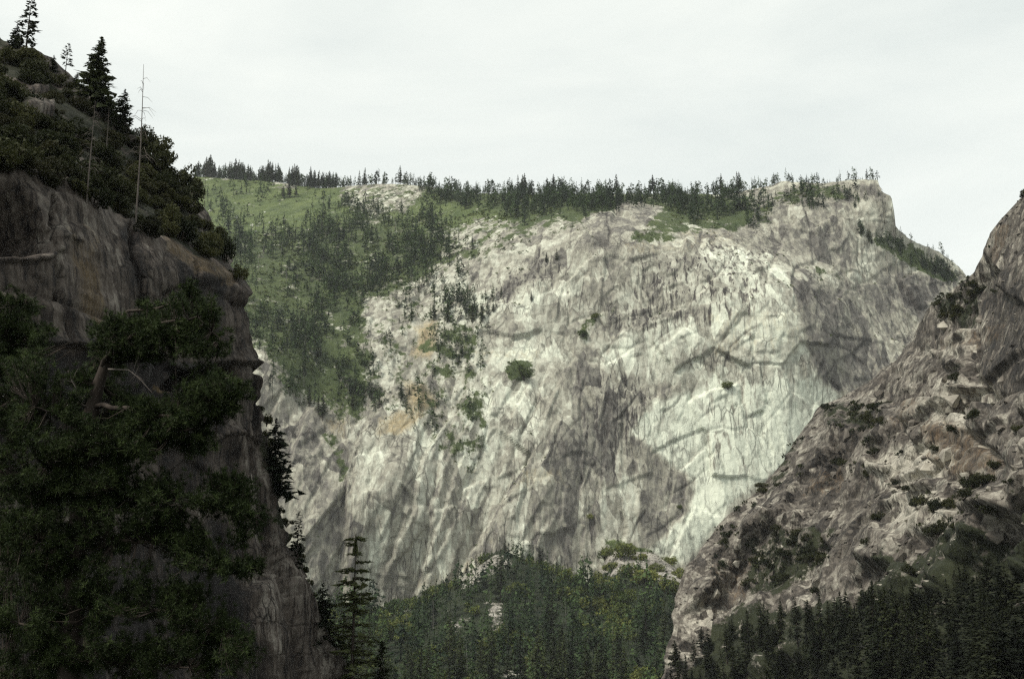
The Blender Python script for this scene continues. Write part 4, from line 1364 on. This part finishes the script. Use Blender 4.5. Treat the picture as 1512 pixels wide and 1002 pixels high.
# single trees and shrubs one can pick out on the wall
for x, y, hp in [(427, 292, 26), (418, 292, 20), (437, 291, 17), (364, 286, 10), (396, 282, 9)]:
    p = on(MPX, MPY, MP, x, y)
    lab = {427: 'tallest dark conifer of the small clump on the green meadow', 418: 'short conifer on the valley-wall side of the meadow clump', 437: 'lowest bushy conifer of the small meadow clump',
           364: 'tiny lone conifer nearer the cliff on the open green meadow', 396: 'tiny lone conifer between the meadow clump and the cliff'}[x]
    plant('conifer_tree', lab, 'conifer', None, FIR_ME[x % 7], p, hp / 1470 * p[1], 1.7 if hp > 15 else 1.0)
for k, (x, y, hp) in enumerate([(697, 478, 34), (713, 474, 32), (660, 475, 30), (784, 447, 18), (728, 462, 16), (740, 436, 15), (592, 590, 26), (640, 470, 26), (604, 583, 16), (700, 460, 22), (560, 602, 24),
                                (475, 620, 40), (455, 600, 34), (1283, 358, 22), (1287, 362, 15), (822, 384, 20), (806, 388, 16), (470, 612, 28), (520, 604, 26), (608, 470, 22)]):
    p = on(MPX, MPY, MP, x, y)
    plant('conifer_tree', 'single conifer rooted on a rock ledge of the granite wall', 'conifer', 'conifers on ledges of the wall', FIR_ME[k % 7], p, hp / 1470 * p[1], 1.15)
for x, y, rp_, lab in [(773, 556, 19, 'large round dark green shrub on the middle of the granite wall'), (1075, 574, 12, 'dark shrub lodged in the notch above the palest rock'), (880, 470, 10, 'dark shrub in the slanting crack at mid wall'),
                       (862, 496, 12, 'lower shrub of the slanting crack at mid wall'), (1005, 750, 7, 'small shrub at the tip of the grey rock wedge'), (872, 765, 8, 'small shrub at the foot of the brown rock column')]:
    p = on(MPX, MPY, MP, x, y)
    plant('shrub', lab, 'shrub', None, [BUSH_ME[0][0], BROAD_ME[int(x) % 6][1]], p, rp_ / 1470 * p[1], 1.0, ('stem', 'foliage'))

for x, y, rp_, lab in [(915, 822, 24, 'largest leafy bush on the pale talus at the wall foot'), (952, 862, 26, 'broad leafy bush low on the pale talus'), (990, 832, 13, 'small bush alone on the upper pale talus'), (930, 850, 17, 'leafy bush between the two biggest talus bushes'),
                        (985, 876, 24, 'leafy bush of the talus nearest the brown slope'), (884, 856, 13, 'small round bush at the forest edge of the talus'), (903, 842, 15, 'middling bush below the largest talus bush'), (968, 842, 12, 'little bush just above the broad talus bush'), (945, 826, 11, 'low bush right of the largest talus bush'), (1004, 852, 14, 'bush of the talus touching the slope corner'), (896, 822, 12, 'uppermost bush at the forest side of the talus')]:
    p = unproj(x, y, 1290)
    p[2] = ground(p[0], p[1])
    for _ in range(6):
        a_, b_ = proj(p)
        p = unproj(x, y, p[1] + (b_ - y) * 2.0)
        p[2] = ground(p[0], p[1])
    plant('shrub', lab, 'shrub', None, [BUSH_ME[0][0], BROAD_ME[int(x) % 6][1]], p - [0, 0, 1], 1.12 * rp_ / 1470 * p[1], 1.0, ('stem', 'foliage'))

# bleached snags on the forested slope
sw = (msample(TREE_MAP, MPX, MPY) * (MPX < 680) * (MPY > 300)).ravel()
for k in rng.choice(sw.size, 42, replace=False, p=sw / sw.sum()):
    p = MP.reshape(-1, 3)[k]
    plant('dead_tree', 'bleached bare dead trunk on the forested mountain slope', 'dead tree', 'dead trees on the mountain slope', SNAG_ME[int(g0.integers(4))], p, g0.uniform(11, 28), 1.5, ('trunk', 'twigs'))
# grey snags of the valley
for x, y, d_, h_ in [(600, 905, 1050, 30), (640, 890, 1080, 32), (742, 930, 1020, 34), (820, 935, 1000, 32), (905, 925, 980, 30), (770, 985, 900, 26), (835, 900, 1080, 30), (1000, 960, 900, 28), (690, 985, 860, 30)]:
    p = unproj(x, y, d_)
    p[2] = ground(p[0], p[1])
    plant('dead_tree', 'grey bare dead tree rising among the valley conifers', 'dead tree', 'dead trees in the valley', SNAG_ME[int(g0.integers(4))], p, h_ + 1, 0.8, ('trunk', 'twigs'))

# ------------------------------------------------------------------ ROCKS
ROCKS = [rock_shape(g0) for _ in range(7)]


def boulder_meshes(mat, tone):
    out = []
    for V, F in ROCKS:
        z = np.zeros(len(V))
        out.append(mesh_from('boulder', V, F, mat, False, dict(tone=z + tone, ochre=z, veg=z, streak=z)))
    return out


BM = boulder_meshes(M_MAIN, 0.72)
BR = boulder_meshes(M_RIGHT, 0.75)
BRD = boulder_meshes(M_RIGHT, 0.45)


def boulders(meshes, parent, P, s, sink=0.25):
    for p, q in zip(P, s):
        o = add('boulder', meshes[int(g0.integers(7))], parent, (p[0], p[1], p[2] + q * 0.15))
        o.scale = (q * g0.uniform(0.8, 1.5), q * g0.uniform(0.8, 1.3), q * g0.uniform(0.6, 1.1))
        o.rotation_euler = (g0.normal(0, 0.3), g0.normal(0, 0.3), g0.random() * 6.28)


# outcrop and meadow blocks on the mountain
ow = make_map(0.0, [(1.0, 6, [(500, 288), (600, 272), (622, 290), (600, 318), (555, 322), (510, 308)]), (0.12, 10, [(290, 300), (480, 320), (480, 350), (330, 350), (300, 340)]),
                    (0.4, 8, [(640, 330), (760, 322), (740, 350), (650, 372)]), (0.35, 6, [(560, 330), (600, 335), (600, 370), (540, 365)]), (0.5, 6, [(720, 350), (660, 385), (720, 380)])])
ww = (msample(ow, MPX, MPY) * np.minimum(area, 12)).ravel()
kk = rng.choice(ww.size, 420, replace=False, p=ww / ww.sum())
sz = 1.5 + 6.5 * rng.random(420) ** 4
od = np.argsort(-sz)
PP = MP.reshape(-1, 3)[kk]
boulders(BM, mountain, PP[od[:110]], sz[od[:110]])


def rock_stuff(name, P, s, mat, tone):
    V, F, T = merge(ROCKS, P, rng.random(len(P)) * 6.28, np.stack([s * rng.uniform(.8, 1.5, len(P)), s, s * rng.uniform(.6, 1, len(P))], -1), rng.integers(0, 7, len(P)), rng.random(len(P)))
    o = add(name, mesh_from(name, V, F, mat, False, dict(tone=tone + 0.25 * (T - .5), ochre=T * 0, veg=T * 0, streak=T * 0)))
    o['kind'] = 'stuff'


rock_stuff('meadow_stones', PP[od[110:]], sz[od[110:]], M_MAIN, 0.7)
# talus on the valley floor
tx, ty = rng.uniform(-330, 330, 60000), rng.uniform(700, 1350, 60000)
tp_ = np.stack([tx, ty, ground(tx, ty)], -1)
a_, b_ = proj(tp_)
tk_ = msample(BARE, a_, b_) > 0.5
tp_ = tp_[tk_][:1500]
rock_stuff('talus_stones', tp_, 0.5 + 3.0 * rng.random(len(tp_)) ** 3, M_MAIN, 0.42)

# blocks on the brown slope
RN = grid_normals(RP)
RN = np.where((RP * RN).sum(-1, keepdims=True) > 0, -RN, RN)
rw = sstep(0.35, 0.7, RN[..., 2]) * sstep(0.4, 0.75, RAT['tone']) * (RPX < 1530) * (RPY < 900) * (RPY > 380) + 1e-9
kk = rng.choice(rw.size, 110, replace=False, p=(rw / rw.sum()).ravel())
P_ = RP.reshape(-1, 3)[kk]
boulders(BR, right_slope, P_[:40], 1.0 + 3.2 * rng.random(40) ** 2.5)
boulders(BRD, right_slope, P_[40:85], 1.0 + 3.2 * rng.random(45) ** 2.5)
gb = np.random.default_rng(77)
for x, y, w_, m_ in [(1322, 700, 30, BR), (1368, 690, 26, BR), (1400, 668, 30, BR), (1345, 765, 30, BR), (1392, 772, 28, BR), (1428, 700, 30, BR), (1290, 742, 24, BRD), (1440, 745, 34, BRD), (1470, 790, 36, BRD), (1250, 640, 24, BRD), (1230, 700, 20, BRD),
                     (1385, 545, 26, BR), (1420, 520, 24, BR), (1410, 590, 28, BR), (1300, 580, 22, BRD), (1190, 720, 20, BRD), (1130, 770, 20, BRD), (1265, 600, 20, BRD), (1480, 560, 30, BRD), (1460, 640, 34, BRD), (1500, 690, 36, BRD), (1350, 620, 26, BRD),
                     (1085, 830, 18, BR), (1060, 870, 20, BR), (1140, 845, 18, BRD), (1330, 820, 30, BRD), (1270, 800, 26, BRD), (1395, 480, 22, BR), (1450, 470, 24, BRD), (1210, 860, 22, BR)]:
    p = on(RPX, RPY, RP, x, y)
    o = add('boulder', m_[int(gb.integers(7))], right_slope, tuple(p))
    q = 0.78 * w_ / 1470 * p[1]
    o.location.z -= 0.15 * q
    o.scale = (q * gb.uniform(0.8, 1.2), q * gb.uniform(0.8, 1.2), q * gb.uniform(0.7, 1.1))
    o.rotation_euler = (gb.normal(0, 0.4), gb.normal(0, 0.4), gb.random() * 6.28)
rw2 = sstep(0.2, 0.6, RN[..., 2]) * (RPX < 1530) * (RPY < 920) + 1e-9
kk = rng.choice(rw2.size, 1500, replace=False, p=(rw2 / rw2.sum()).ravel())
rock_stuff('slope_stones', RP.reshape(-1, 3)[kk], 0.4 + 1.8 * rng.random(1500) ** 3, M_RIGHT, 0.62)

# ------------------------------------------------------------------ PLANTS OF THE BROWN SLOPE
RB = make_map(0.02, [
    (1.0, 6, [(1370, 440), (1430, 410), (1470, 430), (1400, 490)]), (0.9, 8, [(1220, 600), (1320, 590), (1300, 640), (1225, 645)]), (1.0, 8, [(1100, 790), (1180, 780), (1170, 860), (1110, 870)]),
    (1.0, 6, [(1180, 800), (1240, 780), (1225, 830), (1165, 880), (1150, 870)]), (0.5, 8, [(1150, 640), (1200, 610), (1150, 720), (1110, 750)]), (0.4, 8, [(1240, 690), (1300, 640), (1290, 700), (1250, 720)]),
    (0.4, 8, [(1390, 560), (1420, 540), (1440, 640), (1400, 640)]), (0.35, 10, [(1050, 800), (1120, 740), (1120, 820), (1050, 880)]), (0.0, 5, [(1440, 440), (1700, 370), (1700, 600), (1440, 560)]),
    (0.3, 10, [(1340, 720), (1512, 700), (1512, 800), (1350, 800)])])
bw = (msample(RB, RPX, RPY) * (RPX < 1535) * (RPY < 920)).ravel()
kk = rng.choice(bw.size, 300, replace=False, p=bw / bw.sum())
bs = rng.uniform(0.9, 4.6, 300)
od = np.argsort(-bs / RP.reshape(-1, 3)[kk][:, 1])
for k in od[:95]:
    plant('shrub', 'dark slope shrub ' + where(RP.reshape(-1, 3)[kk[k]], SLOPE_SPOTS, ''), 'shrub', 'shrubs on the brown rock slope', BUSH_ME[int(g0.integers(6))], RP.reshape(-1, 3)[kk[k]], bs[k], g0.uniform(0.9, 1.3), ('stem', 'foliage'))
k = kk[od[95:]]
V, F, T = merge(BUSH_LOW, RP.reshape(-1, 3)[k], rng.random(len(k)) * 6.28, bs[od[95:]], rng.integers(0, 6, len(k)), rng.random(len(k)))
o = add('slope_scrub', mesh_from('slope_scrub', V, F, leaf_material('slope_scrub_leaves', (0.012, 0.017, 0.008), (0.04, 0.045, 0.018), True), False, dict(tint=T)))
o['kind'] = 'stuff'

# dark near forest at the foot of the brown slope: tops follow a rising line
FT = np.array([(960, 985), (1010, 960), (1060, 925), (1110, 890), (1140, 880), (1200, 880), (1260, 862), (1300, 845), (1340, 862), (1390, 840), (1418, 790), (1440, 820), (1490, 800), (1560, 780)], float)
cnt = 0
tries = 0
used = []
while cnt < 62 and tries < 4000:
    tries += 1
    x = rng.uniform(985, 1540)
    ytop = np.interp(x, FT[:, 0], FT[:, 1]) + abs(rng.normal(0, 55)) * (1 if cnt > 24 else 0.25)
    h = rng.uniform(17, 28)
    # walk down the slope until a tree of this height fits between its foot and that top
    col = np.argsort(np.abs(RPX - x) + 0 * RPY, axis=None)[:600]
    q = RP.reshape(-1, 3)[col]
    up = q.copy()
    up[:, 2] += h
    a_, b_ = proj(up)
    j = np.argmin(np.abs(b_ - ytop) + 2 * np.abs(a_ - x))
    if abs(b_[j] - ytop) > 8 or abs(a_[j] - x) > 8:
        continue
    if any((q[j][0] - u[0]) ** 2 + (q[j][1] - u[1]) ** 2 < 9 for u in used):
        continue
    used.append(q[j])
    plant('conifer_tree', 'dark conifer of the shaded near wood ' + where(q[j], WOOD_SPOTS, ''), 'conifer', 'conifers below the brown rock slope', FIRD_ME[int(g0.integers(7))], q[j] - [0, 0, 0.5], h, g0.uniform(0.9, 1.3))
    cnt += 1
# understory filling the gaps of that wood
uw = (msample(make_map(0.0, [(1, 10, [(1000, 990), (1120, 920), (1250, 905), (1420, 895), (1600, 900), (1600, 1060), (980, 1060)])]), RPX, RPY)).ravel()
kk = rng.choice(uw.size, 280, replace=False, p=uw / uw.sum())
up_ = RP.reshape(-1, 3)[kk]
hh = rng.uniform(6, 17, 280)
V, F, T = merge([c for t, c in FIR_MID], up_, rng.random(280) * 6.28, np.stack([hh * 1.5, hh * 1.5, hh], -1), rng.integers(0, 7, 280), rng.random(280))
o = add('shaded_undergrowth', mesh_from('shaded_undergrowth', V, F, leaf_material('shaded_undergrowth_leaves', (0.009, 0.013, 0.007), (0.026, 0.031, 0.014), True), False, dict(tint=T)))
o['kind'] = 'stuff'

# ------------------------------------------------------------------ PLANTS OF THE DARK CLIFF
gl = np.random.default_rng(31)
PINE_OPEN = conifer_shape(1, 0.15, 0.12, 26, 5, 7, gl, 0.25, 0.6, 0.1, True)
PINE_THIN = conifer_shape(1, 0.17, 0.35, 16, 4, 6, gl, 0.3, 0.5, 0.1, True)
FIR_FULL = conifer_shape(1, 0.27, 0.04, 34, 8, 8, gl, 0.05, 0.85, 0.25)
FIR_SHORT = conifer_shape(1, 0.32, 0.03, 20, 8, 7, gl, 0.05, 0.8, 0.1)
for shp, x, y, hp, lab in [(PINE_OPEN, 38, 80, 108, 'tall open pine highest on the dark cliff, its tip against the sky'), (FIR_SHORT, 21, 72, 42, 'short conifer touching the tall open pine on the cliff top'),
                           (PINE_THIN, 96, 112, 54, 'thin sparse pine between the tall pine and the full fir'), (FIR_SHORT, 78, 104, 26, 'stunted bushy conifer beside the thin sparse pine'),
                           (FIR_FULL, 137, 160, 122, 'broad full fir on the dark cliff skyline'), (FIR_SHORT, 178, 192, 68, 'short pointed fir just below the broad full fir'), (FIR_SHORT, 160, 180, 40, 'small fir tucked against the foot of the broad fir'),
                           (FIR_SHORT, 112, 130, 26, 'low dark conifer behind the foot of the thin pine')]:
    p = on(LPX, LPY, LP, x, y)
    m_ = mk(shp, 'cliff_conifer', M_BARK, M_DARKFIR)
    plant('pine_tree', lab, 'conifer', None, m_, p - np.array([0, 0, 0.4]), hp / 1470 * p[1] * 1.03 + 0.4)
M_SNAGP = M_DARKWOOD
for x, y, ytop, lab, r_, tw_ in [(200, 330, 72, 'tall slender dead trunk standing clear against the sky', 0.0062, 34), (128, 300, 135, 'dead grey tree with drooping bare branches before the scrub', 0.008, 44), (302, 300, 222, 'thin dead stick on the cliff shoulder by the meadow', 0.006, 8), (155, 240, 150, 'thin bare stem beside the full fir', 0.008, 20)]:
    p = on(LPX, LPY, LP, x, y)
    h = (y - ytop) / 1470 * p[1] * 1.03
    s_ = snag_shape(1, gl, tw_, r_, 0.17)
    plant('dead_tree', lab, 'dead tree', None, (mesh_from('dead_trunk', *s_[0], M_SNAGP), mesh_from('dead_twigs', *s_[1], M_SNAGP)), p, h, 1.0, ('trunk', 'twigs'), rz=0.4)
LB = make_map(0.0, [(1.0, 8, [(-60, 90), (40, 90), (120, 150), (200, 215), (285, 235), (290, 290), (300, 330), (330, 395), (300, 385), (215, 345), (150, 320), (60, 265), (-60, 258)]),
                    (0.05, 6, [(15, 115), (70, 130), (75, 190), (40, 180)]), (0.3, 6, [(80, 140), (150, 180), (150, 230), (100, 200)]), (0.15, 5, [(240, 360), (300, 385), (330, 400), (300, 395)])])
lw_ = (msample(LB, LPX, LPY) * (LPX > -30)).ravel()
kk = rng.choice(lw_.size, 210, replace=False, p=lw_ / lw_.sum())
for k in kk[:105]:
    p = LP.reshape(-1, 3)[k]
    plant('shrub', 'dark cliff-top shrub ' + where(p, CLIFF_SPOTS, ''), 'shrub', 'shrubs on top of the dark cliff', BUSH_ME[int(g0.integers(6))], p, g0.uniform(1.2, 3.6), g0.uniform(0.9, 1.2), ('stem', 'foliage'))
kk = rng.choice(lw_.size, 500, replace=False, p=lw_ / lw_.sum())
V, F, T = merge([b[1] for b in BUSH_MID], LP.reshape(-1, 3)[kk][:90], rng.random(90) * 6.28, rng.uniform(0.8, 2.6, 90), rng.integers(0, 6, 90), rng.random(90))
o = add('cliff_scrub', mesh_from('cliff_scrub', V, F, leaf_material('cliff_scrub_leaves', (0.010, 0.012, 0.005), (0.034, 0.034, 0.013), True), False, dict(tint=T)))
o['kind'] = 'stuff'
for x, y, w_, hp, lab in [(255, 300, 1.0, 60, 'big leafy oak-like bush filling the cliff shoulder'), (228, 262, 1.0, 52, 'leafy bush behind the tall dead trunk'), (272, 285, 0.9, 48, 'leafy bush at the outer edge of the cliff top'), (240, 225, 1.0, 40, 'bush rounding off the skyline below the dead trunk'),
                          (210, 215, 1.0, 32, 'bush right beside the tall dead trunk on the skyline'), (245, 345, 1.0, 46, 'dense mid green bush above the rim ledge'), (310, 375, 0.7, 46, 'upright shrub at the end of the rim ledge'), (330, 385, 0.7, 40, 'slim shrub just above the tip of the cliff'),
                          (350, 415, 0.9, 26, 'small yellowish shrub on the tip of the cliff'), (322, 360, 0.7, 34, 'wispy shrub over the rim ledge end')]:
    p = on(LPX, LPY, LP, x, y)
    plant('shrub', lab, 'shrub', None, BUSH_ME[x % 6], p, hp / 1470 * p[1], w_ * 0.75, ('stem', 'foliage'))
for k, (x, y, hp, wd, lab) in enumerate([(396, 735, 118, 1.0, 'dark conifer hugging the upper edge of the cliff buttress'), (432, 850, 92, 0.9, 'ragged conifer halfway down the buttress edge'),
                                         (470, 960, 92, 1.0, 'lowest conifer of the buttress edge beside the lone pine')]):
    p = on(LPX, LPY, LP, x, y) + np.array([0.2, 2.5, 0])
    plant('conifer_tree', lab, 'conifer', None, mk([FIR_SHORT, PINE_OPEN, FIR_SHORT][k], 'edge_conifer', M_BARK, M_DARKFIR), p, hp / 1470 * p[1], wd)
for k, y in enumerate(np.linspace(600, 985, 22)):
    x = np.interp(y, [600, 640, 690, 760, 830, 900, 960, 1005], [385, 388, 405, 425, 450, 475, 497, 515]) + gl.uniform(-9, 3)
    p = on(LPX, LPY, LP, x, y) + np.array([0, gl.uniform(0, 3), -0.6])
    plant('shrub', 'dark shrub clinging to the steep outer edge of the dark cliff buttress', 'shrub', 'shrubs on the edge of the dark buttress', BUSH_ME[k % 6], p, gl.uniform(0.9, 2.1), gl.uniform(0.7, 1.0), ('stem', 'foliage'))

# the lone pine of the gap, and the dark tree by it
PINE_LONE = conifer_shape(1, 0.078, 0.46, 30, 4, 10, gl, 0.35, 0.35, 0.12, False, fat=0.6)
p = unproj(526, 789, 160)
zb = float(ground(np.array(p[0]), np.array(p[1])))
plant('pine_tree', 'lone tall pine with a bare lower trunk in the gap beside the dark cliff', 'pine', None, mk(PINE_LONE, 'lone_pine', M_BARK, leaf_material('lone_pine_needles', (0.018, 0.026, 0.010), (0.065, 0.075, 0.028))), (p[0], p[1], zb - 0.3), p[2] - zb + 0.3, rz=1.0)
for x, yt, d_, w_, lab in [(563, 945, 150, 1.3, 'dark fir top poking up next to the lone pine trunk'), (505, 905, 175, 1.0, 'slim conifer wedged between the buttress and the lone pine')]:
    p = unproj(x, yt, d_)
    zb = float(ground(np.array(p[0]), np.array(p[1])))
    plant('conifer_tree', lab, 'conifer', None, FIRD_ME[x % 7] if d_ < 160 else FIR_ME[x % 7], (p[0], p[1], zb - 0.3), p[2] - zb + 0.3, w_)
p = on(RPX, RPY, RP, 1510, 292)
plant('conifer_tree', 'small dark conifer at the top edge of the brown rock slope', 'conifer', None, FIRD_ME[2], p, 4.0, 2.0)

# ------------------------------------------------------------------ THE NEAR PINES
def near_pine(name, label, Y0, trunk_px, limbs, masses, g, n_scale=1.0, bare=()):
    """trunk and limbs through survey points, twigs that reach out from the limbs, needle tufts on the twigs"""
    base3 = unproj(trunk_px[-1][0], trunk_px[-1][1], Y0)
    root = thing(name, label, 'pine', (float(base3[0]), float(base3[1]), float(ground(np.array(base3[0]), np.array(base3[1])))))
    off = np.array(root.location)
    tp = np.array([unproj(x, y, Y0 + dy) for x, y, dy in trunk_px] + [off - [0, 0, 0.3]])
    tr = np.interp(np.arange(len(tp)), [0, len(tp) - 1], [0.05, 0.30])
    add('trunk', mesh_from('near_trunk', *[a - off if i == 0 else a for i, a in enumerate(tube(tp, tr, 9))], M_BARK), root)
    nodes = []
    for lb in limbs:
        q = np.array([unproj(x, y, Y0 + dy) for x, y, dy in lb])
        t = np.linspace(0, len(q) - 1, 14)
        c = np.stack([np.interp(t, np.arange(len(q)), q[:, a]) for a in range(3)], -1)
        c[1:-1] += g.normal(0, 0.035, (12, 3))
        V, F = tube(c, np.linspace(0.065, 0.015, 14), 6)
        add('limb', mesh_from('near_limb', V - off, F, M_BARK), root)
        nodes.append(c[3:])
    nodes.append(tp[:-2])
    nodes = np.concatenate(nodes)
    tw, A, B, C, TT = Soup(), [], [], [], []
    for (cx_, cy_, rx, ry, dy, n) in masses:
        n = int(n * n_scale)
        nk = max(2, n // 11)
        ks = []
        for _ in range(nk):
            a = g.random() * 6.283
            q = math.sqrt(g.random())
            ks.append(unproj(cx_ + rx * q * math.cos(a), cy_ + ry * q * math.sin(a), Y0 + dy + g.normal(0, 0.5)))
        for j in range(n):
            e = ks[j % nk] + g.normal(0, 1, 3) * np.array([0.15, 0.16, 0.10])
            k = np.argmin(((nodes - e) ** 2).sum(-1))
            s = nodes[k]
            v = e - s
            if np.linalg.norm(v) > 1.5:
                s = e - v / np.linalg.norm(v) * 0.9
                v = e - s
            m = s + v * 0.5 + np.array([0, 0, -0.1 * np.linalg.norm(v)])
            e2 = e + np.array([0, 0, 0.05])
            tw.put(*tube(np.stack([s, m, e2]), [0.011, 0.008, 0.004], 3))
            for f in (1.0, 0.84, 0.66):
                c = (s * (1 - f) ** 2 + 2 * f * (1 - f) * m + f * f * e2) + g.normal(0, 0.035, 3)
                d = v / (np.linalg.norm(v) + 1e-6) + np.array([0, 0, 0.55])
                nn = 18
                dirs = g.normal(size=(nn, 3)) + d * 0.85
                dirs /= np.linalg.norm(dirs, axis=1, keepdims=True)
                pr = np.cross(dirs, g.normal(size=(nn, 3)))
                pr /= np.linalg.norm(pr, axis=1, keepdims=True)
                L = g.uniform(0.09, 0.17, (nn, 1))
                A.append(c + pr * 0.0095 + dirs * 0.01)
                B.append(c - pr * 0.0095 + dirs * 0.01)
                TT.append(np.full(nn * 3, 0.15 + 0.75 * g.random() ** 1.5))
                C.append(c + dirs * L)
    V, F = tw.get()
    o = add('twigs', mesh_from('near_twigs', V - off, F, M_BARK), root)
    s = Soup()
    s.tris(np.concatenate(A), np.concatenate(B), np.concatenate(C))
    V, F = s.get()
    add('foliage', mesh_from('near_foliage', V - off, F, M_NEAR, False, dict(tint=np.concatenate(TT))), root)
    for b_ in bare:
        q = np.array([unproj(x, y, Y0 + dy) for x, y, dy in b_])
        sp_ = Soup()
        sp_.put(*tube(q, np.linspace(0.022, 0.006, len(q)), 5))
        for k in range(5):
            f = g.uniform(0.4, 0.95) * (len(q) - 1)
            i = int(f)
            c = q[i] + (q[i + 1] - q[i]) * (f - i)
            w = g.normal(0, 0.16, 3)
            sp_.put(*tube(np.stack([c, c + w * 0.6 + [0, 0, 0.03], c + w]), [0.008, 0.006, 0.003], 3))
        V, F = sp_.get()
        add('bare_branch', mesh_from('near_bare', V - off, F, M_DARKWOOD), root)
    return root


near_pine('pine_tree', 'gnarled near pine with tufted branches spreading before the dark cliff', 22.0,
          [(250, 470, 0.4), (190, 500, 0.2), (158, 530, 0), (146, 565, 0), (134, 610, 0), (122, 700, 0), (112, 820, 0), (104, 950, 0), (98, 1100, 0)],
          [[(150, 545, 0), (170, 505, -.3), (230, 478, -.6), (290, 465, -.5), (325, 500, -.5)], [(158, 530, 0), (160, 490, .3), (180, 465, .3), (245, 450, .2), (275, 430, .2)],
           [(138, 600, 0), (190, 600, -.6), (240, 615, -1.0), (300, 600, -1.1), (350, 565, -1.2)], [(125, 680, 0), (180, 650, -.5), (250, 640, -.8), (320, 625, -.9)],
           [(122, 700, 0), (180, 720, -.5), (260, 740, -.8), (340, 735, -.9), (378, 760, -.9)], [(118, 780, 0), (180, 800, -.5), (270, 800, -.8), (330, 825, -.9), (392, 845, -.9)],
           [(130, 640, 0), (90, 610, -.4), (50, 600, -.5)], [(120, 730, 0), (70, 690, -.5), (20, 700, -.6)], [(112, 830, 0), (60, 800, -.5), (0, 800, -.6)],
           [(108, 880, 0), (180, 900, -.5), (260, 900, -.7), (330, 930, -.8)], [(104, 940, 0), (50, 920, -.5), (0, 930, -.5)], [(104, 950, 0), (180, 980, -.5), (280, 985, -.6)]],
          [(180, 518, 34, 18, .3, 80), (100, 645, 45, 32, -.4, 110), (185, 605, 30, 28, .7, 80), (45, 540, 40, 40, .2, 60), (185, 500, 48, 28, 0, 190), (255, 470, 55, 32, -.4, 210), (300, 500, 32, 30, -.4, 120), (255, 515, 60, 20, .2, 90), (275, 440, 10, 20, .1, 22), (165, 575, 50, 28, .9, 60), (110, 570, 30, 25, .2, 50),
           (300, 600, 52, 32, -1.0, 230), (335, 580, 22, 22, -1.1, 70), (235, 610, 40, 30, -.8, 130), (180, 650, 60, 30, -.5, 170), (130, 690, 60, 40, -.4, 200), (250, 660, 55, 30, -.7, 140), (80, 700, 60, 50, -.4, 200), (60, 620, 40, 35, -.3, 90),
           (330, 735, 48, 30, -.9, 150), (250, 740, 60, 35, -.7, 170), (355, 770, 30, 25, -.9, 70), (180, 770, 70, 45, -.4, 230), (270, 810, 60, 30, -.8, 150), (350, 845, 42, 14, -.9, 70), (80, 800, 80, 60, -.4, 270),
           (20, 720, 40, 60, -.5, 110), (200, 880, 80, 45, -.5, 230), (290, 910, 50, 50, -.7, 170), (80, 910, 80, 60, -.4, 260), (230, 975, 90, 35, -.5, 210), (60, 985, 70, 30, -.4, 110), (340, 960, 35, 40, -.7, 80)],
          np.random.default_rng(5), 1.25,
          [[(160, 545, -.3), (190, 546, -.5), (205, 558, -.6), (225, 580, -.6)], [(100, 545, -.3), (105, 560, -.4), (115, 578, -.4)], [(55, 675, -.6), (75, 682, -.6), (92, 680, -.6)], [(35, 728, -.7), (45, 735, -.7), (50, 765, -.7)],
           [(285, 805, -1.0), (315, 820, -1.0), (360, 832, -1.0)], [(128, 600, -.1), (115, 595, -.3), (108, 606, -.4)], [(215, 690, -.8), (240, 720, -.9), (262, 725, -1.)]])
near_pine('pine_tree', 'shadowy near pine at the picture edge overlapping the gnarled pine', 26.0,
          [(-35, 400, 0), (-30, 480, 0), (-30, 600, 0), (-30, 800, 0), (-30, 1100, 0)],
          [[(-30, 480, 0), (10, 450, 0), (40, 440, 0)], [(-30, 560, 0), (20, 510, 0), (65, 490, 0)], [(-30, 620, 0), (20, 590, 0), (70, 560, 0)], [(-30, 700, 0), (30, 660, 0)], [(-30, 800, 0), (30, 780, 0), (90, 760, 0)]],
          [(10, 460, 35, 35, 0, 190), (30, 500, 40, 40, 0, 230), (20, 570, 45, 45, 0, 230), (0, 640, 50, 50, 0, 220), (20, 760, 70, 60, 0, 260), (40, 880, 90, 70, 0, 330), (40, 980, 100, 40, 0, 240)],
          np.random.default_rng(6), 1.15)

# ------------------------------------------------------------------ HAZE
import bmesh
bm = bmesh.new()
bmesh.ops.create_cube(bm, size=1)
hz = bpy.data.meshes.new('haze')
bm.to_mesh(hz)
bm.free()
hm = bpy.data.materials.new('haze')
hm.use_nodes = True
ht = hm.node_tree
ht.nodes.remove(ht.nodes['Principled BSDF'])
pv = ht.nodes.new('ShaderNodeVolumePrincipled')
pv.inputs['Color'].default_value = (0.93, 0.96, 1.0, 1)
pv.inputs['Density'].default_value = 0.00003
ht.links.new(pv.outputs[0], ht.nodes['Material Output'].inputs['Volume'])
hz.materials.append(hm)
ho = add('haze', hz)
ho['kind'] = 'stuff'
ho.scale = (3400, 3650, 1100)
ho.location = (0, 1025, 360)
